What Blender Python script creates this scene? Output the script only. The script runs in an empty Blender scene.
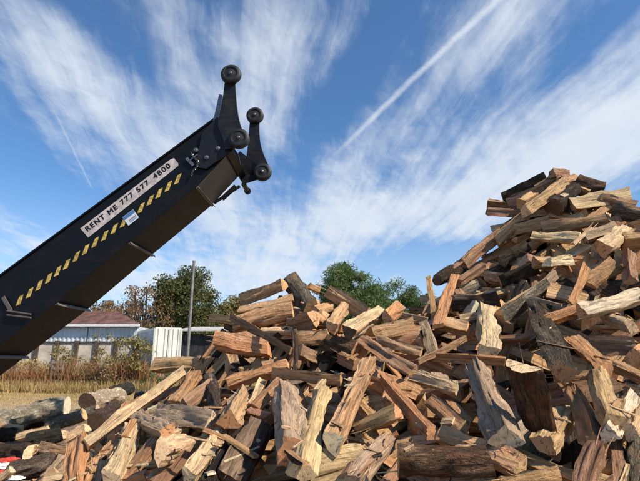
import bpy, bmesh, math, random
import numpy as np
from mathutils import Vector, Matrix, noise
R = math.radians
random.seed(7); np.random.seed(7)
C = bpy.context.scene.collection
sc = bpy.context.scene

# ------------------------------------------------------------------ camera
F = 470.0; PITCH = R(14.5); CAMZ = 1.6
cam = bpy.data.objects.new('camera', bpy.data.cameras.new('camera'))
C.objects.link(cam); sc.camera = cam
cam.location = (0, 0, CAMZ); cam.rotation_euler = (math.pi/2 + PITCH, 0, 0)
cam.data.sensor_width = 36; cam.data.lens = 36*F/640; cam.data.clip_end = 3000; cam.data.clip_start = 0.05
SP, CP = math.sin(PITCH), math.cos(PITCH)
def ray(x, y):
    cx, cy = (x-320)/F, (240.5-y)/F
    return Vector((cx, CP-cy*SP, SP+cy*CP))
CAM = Vector((0, 0, CAMZ))
def at(x, y, d): return CAM + ray(x, y)*d
def px(p):
    q = p-CAM; d = q.y*CP+q.z*SP; u = -q.y*SP+q.z*CP
    return (320+F*q.x/d, 240.5-F*u/d, d)
def ground(x, y, z=0.0):
    r = ray(x, y); return CAM + r*((z-CAMZ)/r.z)
def onY(x, y, Y):
    r = ray(x, y); return CAM + r*(Y/r.y)

# ------------------------------------------------------------------ light
SUN_AZ, SUN_EL = R(122), R(43)      # azimuth clockwise from the view direction
sun = bpy.data.objects.new('sun', bpy.data.lights.new('sun', 'SUN')); C.objects.link(sun)
sun.data.energy = 4.6; sun.data.angle = R(0.5); sun.data.color = (1, .89, .74)
sd = Vector((math.sin(SUN_AZ)*math.cos(SUN_EL), math.cos(SUN_AZ)*math.cos(SUN_EL), math.sin(SUN_EL)))
sun.rotation_euler = sd.to_track_quat('Z', 'Y').to_euler()
vs = sc.view_settings; vs.view_transform = 'Standard'; vs.look = 'None'; vs.gamma = 1; vs.exposure = 0.42

# ------------------------------------------------------------------ node helpers
class G:
    def __init__(s, tree): s.t = tree; s.n = tree.nodes; s.l = tree.links
    def put(s, sock, v):
        if v is None: return
        if isinstance(v, bpy.types.NodeSocket): s.l.new(v, sock)
        elif isinstance(v, (tuple, list)) and len(v) == 3 and sock.type == 'RGBA': sock.default_value = (*v, 1)
        else: sock.default_value = v
    def m(s, op, a, b=None, c=None, clamp=False):
        n = s.n.new('ShaderNodeMath'); n.operation = op; n.use_clamp = clamp
        for i, v in enumerate((a, b, c)): s.put(n.inputs[i], v)
        return n.outputs[0]
    def vm(s, op, a, b=None):
        n = s.n.new('ShaderNodeVectorMath'); n.operation = op
        s.put(n.inputs[0], a); s.put(n.inputs[1], b)
        return n.outputs['Value'] if op in ('DOT_PRODUCT', 'LENGTH', 'DISTANCE') else n.outputs[0]
    def noise(s, vec, scale=1, detail=4, rough=.55, dist=0, out=0):
        n = s.n.new('ShaderNodeTexNoise'); s.put(n.inputs['Vector'], vec)
        n.inputs['Scale'].default_value = scale; n.inputs['Detail'].default_value = detail
        n.inputs['Roughness'].default_value = rough; n.inputs['Distortion'].default_value = dist
        return n.outputs[out]
    def voro(s, vec, scale=1, feature='F1', rnd=1.0):
        n = s.n.new('ShaderNodeTexVoronoi'); s.put(n.inputs['Vector'], vec); n.feature = feature
        n.inputs['Scale'].default_value = scale; n.inputs['Randomness'].default_value = rnd
        return n.outputs[0]
    def ramp(s, f, stops):
        n = s.n.new('ShaderNodeValToRGB'); s.put(n.inputs[0], f); e = n.color_ramp.elements
        while len(e) < len(stops): e.new(.5)
        for k, (p, c) in zip(e, stops):
            k.position = p; k.color = (*c, 1) if isinstance(c, tuple) else (c, c, c, 1)
        return n.outputs[0]
    def mix(s, f, a, b, mode='MIX'):
        n = s.n.new('ShaderNodeMix'); n.data_type = 'RGBA'; n.blend_type = mode
        s.put(n.inputs[0], f); s.put(n.inputs[6], a); s.put(n.inputs[7], b); return n.outputs[2]
    def smooth(s, v, a, b):
        n = s.n.new('ShaderNodeMapRange'); n.interpolation_type = 'SMOOTHSTEP'
        s.put(n.inputs[0], v); n.inputs[1].default_value = a; n.inputs[2].default_value = b; return n.outputs[0]
    def comb(s, x, y, z):
        n = s.n.new('ShaderNodeCombineXYZ')
        for i, v in enumerate((x, y, z)): s.put(n.inputs[i], v)
        return n.outputs[0]
    def sep(s, v):
        n = s.n.new('ShaderNodeSeparateXYZ'); s.put(n.inputs[0], v); return n.outputs
    def attr(s, name, out=1):
        n = s.n.new('ShaderNodeAttribute'); n.attribute_name = name; return n.outputs[out]
    def coord(s, k='Object'): return s.n.new('ShaderNodeTexCoord').outputs[k]
    def bump(s, h, dist=.01, strength=1, normal=None):
        n = s.n.new('ShaderNodeBump'); s.put(n.inputs['Height'], h); n.inputs['Distance'].default_value = dist
        n.inputs['Strength'].default_value = strength; s.put(n.inputs['Normal'], normal); return n.outputs[0]

def material(name, fn, rough=.8, spec=.3, metallic=0.0):
    m = bpy.data.materials.new(name); m.use_nodes = True
    g = G(m.node_tree); b = g.n['Principled BSDF']
    b.inputs['Roughness'].default_value = rough; b.inputs['Specular IOR Level'].default_value = spec
    b.inputs['Metallic'].default_value = metallic
    r = fn(g, b)
    if r is not None: g.put(b.inputs['Base Color'], r)
    return m
def plain(name, col, rough=.6, spec=.3, metallic=0.0, var=.25, scale=6, bump=0.0):
    def fn(g, b):
        o = g.coord()
        n = g.noise(o, scale, 5, .65)
        f = g.smooth(n, .35, .7)
        c = g.mix(f, tuple(x*(1-var) for x in col), tuple(min(1, x*(1+var)) for x in col))
        g.put(b.inputs['Roughness'], g.m('ADD', g.m('MULTIPLY', g.noise(o, scale*3, 3), .3), rough-.15))
        if bump: g.put(b.inputs['Normal'], g.bump(g.noise(o, scale*8, 4), bump))
        return c
    return material(name, fn, rough, spec, metallic)

# ------------------------------------------------------------------ sky: Nishita with cirrus high above
w = bpy.data.worlds.new('World'); sc.world = w; w.use_nodes = True
g = G(w.node_tree); g.n.clear()
sky = g.n.new('ShaderNodeTexSky'); sky.sky_type = 'NISHITA'; sky.sun_disc = False
sky.sun_elevation = SUN_EL; sky.sun_rotation = SUN_AZ; sky.air_density = 1.0; sky.dust_density = .4; sky.ozone_density = 2.2; sky.altitude = 100
D = g.coord('Generated')
dx, dy, dz = g.sep(D)[:3]
zz = g.m('MAXIMUM', dz, .0)
den = g.m('ADD', zz, .10)
U = g.m('DIVIDE', dx, den); V = g.m('DIVIDE', dy, den)
az = g.m('ARCTAN2', dx, dy); el = g.m('ARCSINE', dz)
# broad cloud fields given in azimuth / elevation (radians), long axis turned, times streaky fibre noise
def azel(x, y):
    r = ray(x, y).normalized(); return math.atan2(r.x, r.y), math.asin(r.z)
warp = g.noise(g.comb(g.m('MULTIPLY', U, 1.1), g.m('MULTIPLY', V, .7), 3.1), 1.5, 4, .6, 0, 1)
wv = g.vm('SCALE', g.vm('SUBTRACT', warp, (.5, .5, .5))); wv.node.inputs[3].default_value = .20
P = g.vm('ADD', g.comb(U, V, 0), wv)
PX, PY, _ = g.sep(P)[:3]
def streak(ang, across, along, seed, detail=6, rough=.6):
    ca, sa = math.cos(ang), math.sin(ang)
    a = g.m('ADD', g.m('MULTIPLY', PX, ca*across), g.m('MULTIPLY', PY, -sa*across))
    b = g.m('ADD', g.m('MULTIPLY', PX, sa*along), g.m('MULTIPLY', PY, ca*along))
    return g.noise(g.comb(a, b, seed), 1, detail, rough)
big = streak(R(-12), 1.5, .55, 2.3, 5, .55)
fine = streak(R(-8), 11, 1.0, 7.7, 8, .60)
fine2 = streak(R(24), 7, 1.6, 15.1, 7, .65)
puff = g.noise(g.comb(PX, PY, 4.0), 3.2, 8, .68)
BL = [  # x, y, half-length, half-width (px), image angle (deg, counter-clockwise), amount
 (255, 90, 150, 62, 78, .62), (60, 75, 130, 42, -32, .58), (150, 150, 120, 30, -35, .42),
 (60, 255, 120, 30, -20, .45), (480, 120, 190, 42, 42, .52), (590, 90, 150, 50, 35, .42), (560, 170, 160, 26, 28, .46),
 (300, 235, 150, 34, 10, .46), (450, 205, 130, 24, 22, .45), (350, 40, 60, 18, 60, .25),
 (620, 150, 90, 60, 20, .30), (180, 20, 90, 30, -10, .28), (470, 30, 120, 36, 38, .38), (250, 285, 150, 20, 0, .45), (20, 210, 60, 14, -25, .25),
 (370, 150, 70, 30, 50, .32),
 (105, 130, 75, 26, -30, -.35), (345, 95, 75, 20, 55, -.55), (395, 20, 40, 18, 50, -.4), (400, 255, 60, 12, 8, -.4), (20, 170, 50, 22, -30, -.35), (600, 30, 60, 24, 35, -.35), (500, 190, 70, 12, 25, -.2), (80, 10, 60, 20, -20, -.25)]
cover = None
for (x, y, hl, hw, ang, amt) in BL:
    a0, e0 = azel(x, y)
    s = 1/F*math.cos(math.atan(math.hypot(x-320, y-240)/F))
    da = g.m('MULTIPLY', g.m('SUBTRACT', az, a0), math.cos(e0)); de = g.m('SUBTRACT', el, e0)
    ca, sa = math.cos(R(ang)), math.sin(R(ang))
    p = g.m('ADD', g.m('MULTIPLY', da, ca/(hl*s)), g.m('MULTIPLY', de, sa/(hl*s)))
    q = g.m('ADD', g.m('MULTIPLY', da, -sa/(hw*s)), g.m('MULTIPLY', de, ca/(hw*s)))
    r2 = g.m('ADD', g.m('MULTIPLY', p, p), g.m('MULTIPLY', q, q))
    v = g.m('MULTIPLY', g.m('EXPONENT', g.m('MULTIPLY', r2, -.8)), amt)
    cover = v if cover is None else g.m('ADD', cover, v)
cover = g.m('ADD', cover, g.m('MULTIPLY', g.m('SUBTRACT', big, .5), 1.3))
cover = g.m('ADD', cover, .02)
tex = g.m('ADD', g.m('MULTIPLY', g.m('SUBTRACT', fine, .5), 2.1), g.m('MULTIPLY', g.m('SUBTRACT', fine2, .5), 1.5))
tex = g.m('ADD', tex, g.m('MULTIPLY', g.m('SUBTRACT', puff, .5), 1.5))
dens = g.m('ADD', cover, g.m('MULTIPLY', tex, .56))
dens = g.m('MULTIPLY', g.smooth(dens, .04, 1.10), .93)
# contrails: straight lines on the cloud plane
def trail(p1, p2, width, amt, soft=1.0):
    def uv(x, y):
        r = ray(x, y).normalized(); return Vector((r.x/(r.z+.10), r.y/(r.z+.10)))
    a, b = uv(*p1), uv(*p2); t = (b-a); L = t.length; t /= L; n = Vector((-t.y, t.x))
    wob = g.m('MULTIPLY', g.m('SUBTRACT', g.noise(g.comb(U, V, 1.3), 5, 4, .6), .5), width*1.2)
    dist = g.m('ABSOLUTE', g.m('ADD', g.m('ADD', g.m('MULTIPLY', U, n.x), g.m('MULTIPLY', V, n.y)), g.m('ADD', wob, -(a.dot(n)))))
    al = g.m('ADD', g.m('ADD', g.m('MULTIPLY', U, t.x), g.m('MULTIPLY', V, t.y)), -(a.dot(t)))
    ends = g.m('MULTIPLY', g.smooth(al, -.10*L, .35*L), g.smooth(al, 1.06*L, .9*L))
    nz = g.m('ADD', g.m('MULTIPLY', g.noise(g.comb(U, V, 9), 14, 5, .65), 1.2), .25)
    return g.m('MULTIPLY', g.m('MULTIPLY', g.m('MULTIPLY', g.smooth(dist, width, 0), ends), nz), amt)
for tr in (trail((332, 158), (520, -22), .019, .60), (trail((46, 95), (92, 188), .008, .28)), trail((76, 55), (82, 118), .016, .10), trail((150, 30), (170, 130), .03, .10),
           trail((340, 175), (560, -18), .08, .16)):
    dens = g.m('MAXIMUM', dens, tr) if tr is None else g.m('ADD', dens, g.m('MULTIPLY', tr, g.m('SUBTRACT', 1.0, g.m('MULTIPLY', dens, .6))))
dens = g.m('MINIMUM', dens, .97)
dens = g.m('MULTIPLY', dens, g.smooth(dz, -.02, .03))
hor = g.smooth(dz, .36, -.05)
dens = g.m('MAXIMUM', dens, g.m('MULTIPLY', hor, .62))
skyc = g.mix(1.0, sky.outputs[0], (.72, 1.02, 1.24), 'MULTIPLY')
cl = g.mix(g.noise(g.comb(PX, PY, 8), 2, 4), (5.1, 5.7, 6.6), (6.5, 6.9, 7.4))
cc = g.mix(dens, skyc, cl)
bg = g.n.new('ShaderNodeBackground'); g.put(bg.inputs[0], cc); bg.inputs[1].default_value = .10
g.l.new(bg.outputs[0], g.n.new('ShaderNodeOutputWorld').inputs[0])

# ------------------------------------------------------------------ object helpers
def tag(o, label=None, cat=None, group=None, kind=None):
    if label: o['label'] = label
    if cat: o['category'] = cat
    if group: o['group'] = group
    if kind: o['kind'] = kind
    return o
def empty(name, loc=(0, 0, 0), rz=0, parent=None):
    o = bpy.data.objects.new(name, None); C.objects.link(o); o.location = loc; o.rotation_euler = (0, 0, rz); o.parent = parent
    o.empty_display_size = .1
    return o
class MB:
    def __init__(s): s.v = []; s.f = []
    def add(s, vs, fs):
        o = len(s.v); s.v += [tuple(v) for v in vs]; s.f += [tuple(i+o for i in f) for f in fs]; return s
    def box(s, c, size, M=None):
        x, y, z = [k/2 for k in size]; c = Vector(c)
        vs = [Vector((a*x, b*y, d*z)) for a in (-1, 1) for b in (-1, 1) for d in (-1, 1)]
        if M is not None: vs = [M @ v for v in vs]
        return s.add([v+c for v in vs], [(0, 1, 3, 2), (4, 6, 7, 5), (0, 4, 5, 1), (2, 3, 7, 6), (0, 2, 6, 4), (1, 5, 7, 3)])
    def prism(s, poly, off):
        """poly: list of Vector, off: Vector thickness"""
        n = len(poly); off = Vector(off)
        return s.add(list(poly)+[p+off for p in poly], [tuple(range(n)), tuple(reversed(range(n, 2*n)))]+[(i, i+n, (i+1) % n+n, (i+1) % n) for i in range(n)])
    def bar(s, a, b, w, h, up=Vector((0, 0, 1))):
        a, b = Vector(a), Vector(b); x = (b-a).normalized(); y = up.cross(x).normalized(); z = x.cross(y)
        vs = [p+y*i*w/2+z*j*h/2 for p in (a, b) for i in (-1, 1) for j in (-1, 1)]
        return s.add(vs, [(0, 1, 3, 2), (4, 6, 7, 5), (0, 4, 5, 1), (2, 3, 7, 6), (0, 2, 6, 4), (1, 5, 7, 3)])
    def tube(s, pts, rad, n=8, cap=True):
        pts = [Vector(p) for p in pts]; rings = []; o = len(s.v)
        for i, p in enumerate(pts):
            t = (pts[min(i+1, len(pts)-1)]-pts[max(i-1, 0)]).normalized()
            a = t.cross(Vector((0, 0, 1)) if abs(t.z) < .9 else Vector((1, 0, 0))).normalized(); b = t.cross(a)
            r = rad[i] if isinstance(rad, (list, tuple)) else rad
            rings.append([p+(a*math.cos(2*math.pi*k/n)+b*math.sin(2*math.pi*k/n))*r for k in range(n)])
        vs = [v for r_ in rings for v in r_]
        fs = [(i*n+k, i*n+(k+1) % n, (i+1)*n+(k+1) % n, (i+1)*n+k) for i in range(len(pts)-1) for k in range(n)]
        if cap: fs += [tuple(reversed(range(n))), tuple((len(pts)-1)*n+k for k in range(n))]
        return s.add(vs, fs)
    def lathe(s, c, axis, prof, n=28):
        """prof: list of (along, radius)"""
        axis = Vector(axis).normalized(); a = axis.cross(Vector((0, 0, 1)) if abs(axis.z) < .9 else Vector((1, 0, 0))).normalized(); b = axis.cross(a)
        c = Vector(c)
        vs = [c+axis*h+(a*math.cos(2*math.pi*k/n)+b*math.sin(2*math.pi*k/n))*r for h, r in prof for k in range(n)]
        fs = [(i*n+k, i*n+(k+1) % n, (i+1)*n+(k+1) % n, (i+1)*n+k) for i in range(len(prof)-1) for k in range(n)]
        fs += [tuple(reversed(range(n))), tuple((len(prof)-1)*n+k for k in range(n))]
        return s.add(vs, fs)
    def build(s, name, mat, parent=None, bevel=0, smooth=False, loc=None):
        me = bpy.data.meshes.new(name)
        off = Vector((0, 0, 0)); q = parent
        while q is not None: off += q.location; q = q.parent
        if loc is not None: off = Vector(loc)
        vs = [Vector(v)-off for v in s.v]
        me.from_pydata([tuple(v) for v in vs], [], s.f); me.materials.append(mat)
        bm = bmesh.new(); bm.from_mesh(me); bmesh.ops.recalc_face_normals(bm, faces=bm.faces)
        if bevel: bmesh.ops.bevel(bm, geom=bm.edges[:], offset=bevel, segments=1, affect='EDGES', clamp_overlap=True)
        bm.to_mesh(me); bm.free()
        if smooth:
            me.polygons.foreach_set('use_smooth', [True]*len(me.polygons))
            me.set_sharp_from_angle(angle=R(38))
        o = bpy.data.objects.new(name, me); C.objects.link(o); o.parent = parent
        if loc is not None: o.location = loc
        return o
# ------------------------------------------------------------------ wood materials (colour of each piece sits in the point attribute 'tint')
def wood_fn(g, b):
    P = g.attr('lc'); T = g.attr('tint', 0)
    x, y, z = g.sep(P)[:3]
    fib = g.vm('MULTIPLY', P, (7, 110, 110)); fib2 = g.vm('MULTIPLY', P, (2.6, 34, 34)); blo = g.vm('MULTIPLY', P, (5, 13, 13))
    n1 = g.noise(fib, 1, 6, .7, .25); n2 = g.noise(fib2, 1, 5, .65, .5); n3 = g.noise(blo, 1, 5, .65)
    n4 = g.noise(g.vm('MULTIPLY', P, (26, 55, 55)), 1, 6, .75); n5 = g.noise(g.vm('ADD', blo, (7, 3, 1)), 1, 4, .6)
    v = g.m('ADD', g.m('ADD', g.m('MULTIPLY', n1, .8), g.m('MULTIPLY', n2, .75)), g.m('MULTIPLY', n4, .45))
    # pale sapwood outside, darker heartwood near the pith, on the scale of the trunk
    r = g.m('ADD', g.m('SQRT', g.m('ADD', g.m('MULTIPLY', y, y), g.m('MULTIPLY', z, z))), g.m('MULTIPLY', g.m('SUBTRACT', n3, .5), .05))
    T = g.mix(g.m('MULTIPLY', g.smooth(r, .062, .085), .55), T, g.mix(.45, T, (.72, .49, .31)))
    T = g.mix(g.m('MULTIPLY', g.smooth(r, .05, .01), .30), T, g.mix(1.0, T, (.66, .55, .48), 'MULTIPLY'))
    c = g.mix(1.0, T, g.ramp(v, [(.68, .42), (.97, .93), (1.30, 1.32)]), 'MULTIPLY')
    c = g.mix(g.m('MULTIPLY', g.smooth(n3, .50, .64), .38), c, g.mix(.5, T, (.25, .15, .095)))      # grey weathering
    c = g.mix(g.m('MULTIPLY', g.smooth(n5, .54, .68), .55), c, g.mix(.6, T, (.68, .50, .32)))         # fresher pale tears
    dark = g.smooth(g.noise(g.vm('MULTIPLY', P, (6, 80, 80)), 1, 4, .6, .4), .60, .70)
    c = g.mix(g.m('MULTIPLY', dark, .8), c, (.05, .032, .02))                                        # dirt in the torn fibres
    knot = g.voro(g.vm('MULTIPLY', P, (7, 15, 15)), 1)
    c = g.mix(g.m('MULTIPLY', g.smooth(knot, .13, .05), .6), c, (.075, .04, .025))
    speck = g.noise(g.vm('MULTIPLY', P, (90, 150, 150)), 1, 3, .7)
    c = g.mix(g.m('MULTIPLY', g.smooth(speck, .62, .72), .5), c, (.10, .065, .04))
    h = g.m('ADD', g.m('ADD', g.m('MULTIPLY', n1, 1.1), g.m('MULTIPLY', n2, 1.7)), g.m('MULTIPLY', n4, 1.1))
    g.put(b.inputs['Normal'], g.bump(h, .016, 1))
    return c
def bark_fn(g, b):
    P = g.attr('lc'); T = g.attr('tint', 0)
    w3 = g.vm('SCALE', g.noise(g.vm('MULTIPLY', P, (22, 30, 30)), 1, 4, .65, 0, 1)); w3.node.inputs[3].default_value = 2.2
    q = g.vm('ADD', g.vm('MULTIPLY', P, (13, 75, 75)), w3)
    e = g.voro(q, 1, 'DISTANCE_TO_EDGE'); n = g.noise(g.vm('MULTIPLY', P, (40, 130, 130)), 1, 6, .72)
    rg = g.m('ABSOLUTE', g.m('SUBTRACT', g.noise(g.vm('MULTIPLY', P, (9, 60, 60)), 1, 5, .65, .8), .5))
    m = g.noise(g.vm('MULTIPLY', P, (7, 14, 14)), 1, 5, .65)
    c = g.mix(1.0, T, g.ramp(g.m('ADD', g.m('MULTIPLY', n, .9), g.m('MULTIPLY', m, .5)), [(.40, .5), (.70, 1.0), (1.0, 1.9)]), 'MULTIPLY')
    c = g.mix(g.m('MULTIPLY', g.smooth(rg, .09, .0), .62), c, (.016, .012, .009))
    c = g.mix(g.m('MULTIPLY', g.smooth(e, .07, .0), .45), c, (.014, .010, .008))
    c = g.mix(g.m('MULTIPLY', g.smooth(m, .54, .68), .55), c, g.mix(1.0, T, (2.3, 2.3, 2.2), 'MULTIPLY'))
    c = g.mix(g.m('MULTIPLY', g.smooth(m, .46, .34), .6), c, g.mix(1.0, T, (1.5, 1.1, .85), 'MULTIPLY'))
    g.put(b.inputs['Normal'], g.bump(g.m('ADD', g.m('ADD', g.m('MULTIPLY', g.smooth(rg, .0, .16), 1.2), g.m('MULTIPLY', g.smooth(e, 0, .15), .4)), g.m('MULTIPLY', n, 1.2)), .014, 1))
    return c
def end_fn(g, b):
    P = g.attr('lc'); T = g.attr('tint', 0)
    x, y, z = g.sep(P)[:3]
    wob = g.noise(g.vm('MULTIPLY', P, (1, 24, 24)), 1, 3)
    r = g.m('ADD', g.m('SQRT', g.m('ADD', g.m('MULTIPLY', y, y), g.m('MULTIPLY', z, z))), g.m('MULTIPLY', wob, .012))
    ring = g.m('ADD', g.m('MULTIPLY', g.m('SINE', g.m('MULTIPLY', r, 1500)), .5), .5)
    a = g.m('ARCTAN2', y, z)
    crack = g.noise(g.comb(g.m('MULTIPLY', a, 5), g.m('MULTIPLY', r, 34), x), 1, 5, .75)
    n = g.noise(g.vm('MULTIPLY', P, (60, 60, 60)), 1, 5, .7); d = g.noise(g.vm('MULTIPLY', P, (13, 13, 13)), 1, 4, .6)
    c = g.mix(1.0, T, g.ramp(g.m('ADD', g.m('MULTIPLY', ring, .20), g.m('MULTIPLY', n, .9)), [(.25, .70), (.5, .98), (.85, 1.15)]), 'MULTIPLY')
    c = g.mix(g.m('MULTIPLY', g.smooth(crack, .60, .68), .8), c, (.05, .03, .02))
    c = g.mix(g.m('MULTIPLY', g.smooth(d, .46, .62), .6), c, g.mix(.55, T, (.22, .14, .08)))
    g.put(b.inputs['Normal'], g.bump(g.m('SUBTRACT', g.m('ADD', g.m('MULTIPLY', n, .6), g.m('MULTIPLY', ring, .05)), g.smooth(crack, .56, .66)), .005, 1))
    return c
M_wood = material('split_wood', wood_fn, .85, .15)
M_bark = material('bark', bark_fn, .93, .1)
M_end = material('sawn_end', end_fn, .88, .12)
TONE = dict(salmon=(.62, .365, .18), orange=(.62, .31, .14), cream=(.77, .54, .31), pale=(.80, .64, .42), tan=(.58, .365, .185),
            grey=(.48, .34, .22), brown=(.38, .215, .125), dark=(.10, .065, .045), red=(.44, .245, .12), yellow=(.74, .54, .29), coal=(.03, .026, .024))
BARKT = dict(b=(.21, .155, .11), g=(.33, .27, .20), d=(.13, .10, .075), p=(.74, .62, .46), r=(.26, .155, .09), k=(.075, .062, .052))

def arc(r, a0, a1, n, rnd):
    """points on the bark circle, angle measured from -z"""
    return [(r*(1+.05*rnd.uniform(-1, 1))*math.sin(a0+(a1-a0)*i/n), -r*math.cos(a0+(a1-a0)*i/n)) for i in range(n+1)]
def sub(a, b, n, rnd, j):
    L = math.hypot(b[0]-a[0], b[1]-a[1]); nx, ny = -(b[1]-a[1])/L, (b[0]-a[0])/L
    out = []
    for i in range(n+1):
        t = i/n; k = 0 if i in (0, n) else rnd.uniform(-j, j)*L
        out.append((a[0]+(b[0]-a[0])*t+nx*k, a[1]+(b[1]-a[1])*t+ny*k))
    return out
def profile(code, w, rnd, res):
    """outline of a cross-section as [(polyline, is_bark)], pith side towards +z"""
    k = code[0]
    if k in 'VFfB':                                     # wedge: two split faces and a bark arc
        al = rnd.uniform(1.15, 1.65) if k != 'F' and k != 'f' else rnd.uniform(.95, 1.35)
        r = w/(2*math.sin(al/2)) if k in 'VB' else w/1.02
        a = arc(r, al/2, -al/2, max(3, res), rnd)
        ap = (rnd.uniform(-.06, .06)*r, -r*rnd.uniform(.0, .14))
        return [(sub(ap, a[0], res, rnd, .05), 0), (a, 1), (sub(a[-1], ap, res, rnd, .05), 0)]
    if k in 'Hh':                                       # half round
        al = math.pi*rnd.uniform(.82, 1.0); r = w/(2*math.sin(al/2)); a = arc(r, al/2, -al/2, res+3, rnd)
        return [(sub(a[-1], a[0], res+2, rnd, .03), 0), (a, 1)]
    if k in 'O':
        a = arc(w/2, math.pi, -math.pi, 4*res, rnd); a[-1] = a[0]
        return [(a, 1)]
    ww, hh = w, w*(rnd.uniform(.28, .4) if k == 'P' else rnd.uniform(.6, .85))
    j = .12
    c = [(sx*ww/2*(1+rnd.uniform(-j, j)*1.6), sz*hh/2*(1+rnd.uniform(-j, j))) for sx, sz in ((-1, 1), (1, 1), (1, -1), (-1, -1))]
    bk = 1 if k in 'Qb' and rnd.random() < .45 else 0
    out = [(sub(c[i], c[(i+1) % 4], res, rnd, .05), 0) for i in range(4)]
    if bk: out[2] = (out[2][0], 1)
    return out
FACE = dict(V=0, F=48, f=-48, B=180, H=0, h=180, O=0, P=0, Q=35, q=-35)

def log_mesh(L, w, code, seed, res=4, nseg=12, rough=1.0):
    """three lists of (verts, faces, lc): split wood, bark, and the two ends; axis = local x"""
    rnd = random.Random(seed); pr = profile(code, w, rnd, res)
    so = seed*1.37 % 50
    pts = [p for pl, _ in pr for p in pl[:-1]]
    cy = sum(p[0] for p in pts)/len(pts); cz = sum(p[1] for p in pts)/len(pts)
    cz = max(min(cz, w*.5), -w*.5)
    tw = rnd.uniform(-.25, .25); bend = rnd.uniform(-.016, .016)*L; bend2 = rnd.uniform(-.012, .012)*L; tp = rnd.uniform(-.16, .16)
    ta, tb = [(rnd.uniform(-.25, .25), rnd.uniform(-.25, .25)) for _ in range(2)]
    def pos(x01, p, bark, corner=0):
        x = (x01-.5)*L; t = 2*x01-1
        y, z = p[0]-cy, p[1]-cz
        k = ta if t < 0 else tb; e = max(0, abs(t)-.6)/.4
        xx = x + e*(k[0]*y+k[1]*z)
        s = 1+tp*t*.5+.035*noise.noise(Vector((x*5+so, 1, so)))
        a = tw*t*.5; y, z = y*math.cos(a)-z*math.sin(a), y*math.sin(a)+z*math.cos(a)
        y *= s; z *= s
        r = math.hypot(y, z)+1e-6
        n0 = noise.noise(Vector((xx*3.2+so, p[0]*28, p[1]*28+so))); ek = 1-.82*max(0, (abs(t)-.7)/.3)
        d = ek*rough*w*(.08*math.tanh(7*n0)+.07*noise.noise(Vector((xx*4.5, p[0]*75+so, p[1]*75)))+.035*noise.noise(Vector((xx*13, p[0]*150, p[1]*150+so))))
        if corner: d += w*(.05*noise.noise(Vector((xx*24, p[0]*9, so)))+.06*noise.noise(Vector((xx*9, so, p[1]*9)))-.02)*ek
        if bark: d += rough*.012*noise.noise(Vector((xx*14, p[0]*45+so, p[1]*45)))
        y += y/r*d + bend*(1-t*t); z += z/r*d + bend2*(1-t*t)
        return (xx, y, z)
    out = {0: ([], [], []), 1: ([], [], [])}
    for pl, bark in pr:
        V_, F_, A_ = out[bark]; o = len(V_); m = len(pl)
        for i in range(nseg+1):
            for j, p in enumerate(pl):
                V_.append(pos(i/nseg, p, 0, (j in (0, m-1)) and code[0] != 'O')); A_.append(((i/nseg-.5)*L+so, p[0], p[1]))
        if bark:   # rough middle of the bark, edges meeting the split faces
            for i in range(nseg+1):
                for j, p in enumerate(pl):
                    if 0 < j < m-1: V_[o+i*m+j] = pos(i/nseg, p, 1)
        for i in range(nseg):
            for j in range(m-1): F_.append((o+i*m+j, o+i*m+j+1, o+(i+1)*m+j+1, o+(i+1)*m+j))
    ends = []
    loop = [(p, bk, j) for pl, bk in pr for j, p in enumerate(pl[:-1])]
    for t in (0, 1):
        ring = [pos(t, p, 1 if (bk and j > 0) else 0, j == 0 and code[0] != 'O') for p, bk, j in loop]; n = len(ring)
        c = tuple(sum(v[k] for v in ring)/n for k in range(3))
        inner = [tuple(c[k]+(v[k]-c[k])*.55 for k in range(3)) for v in ring]
        lc = [((t-.5)*L+so, p[0], p[1]) for p, _, _ in loop]; mc = ((t-.5)*L+so, cy, cz)
        lci = [tuple(mc[k]+(l[k]-mc[k])*.55 for k in range(3)) for l in lc]
        fs = []
        for i in range(n):
            j = (i+1) % n
            a = (i, j, n+j, n+i); b = (n+i, n+j, 2*n)
            fs += [a, b] if t == 1 else [a[::-1], b[::-1]]
        ends.append((ring+inner+[c], fs, lc+lci+[mc]))
    return out[0], out[1], ends

def set_attr(me, lc, tint):
    a = me.attributes.new('lc', 'FLOAT_VECTOR', 'POINT'); a.data.foreach_set('vector', np.array(lc, dtype=np.float32).ravel())
    t = me.attributes.new('tint', 'FLOAT_COLOR', 'POINT')
    if isinstance(tint, tuple): tint = np.tile(np.array([*tint, 1], dtype=np.float32), (len(lc), 1))
    t.data.foreach_set('color', np.asarray(tint, dtype=np.float32).ravel())
def mk(name, vfl, mat, tint, parent=None, M=None, smooth=True):
    v, f, lc = vfl
    me = bpy.data.meshes.new(name); me.from_pydata(v, [], f); me.materials.append(mat); set_attr(me, lc, tint)
    if smooth: me.polygons.foreach_set('use_smooth', [True]*len(f))
    o = bpy.data.objects.new(name, me); C.objects.link(o)
    if parent is not None: o.parent = parent
    if M is not None: o.matrix_world = M
    return o
def jit(c, rnd, a=.12):
    k = 1+rnd.uniform(-a, a); return tuple(min(.85, max(.01, x*k*(1+rnd.uniform(-a, a)*.35))) for x in c)

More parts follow.
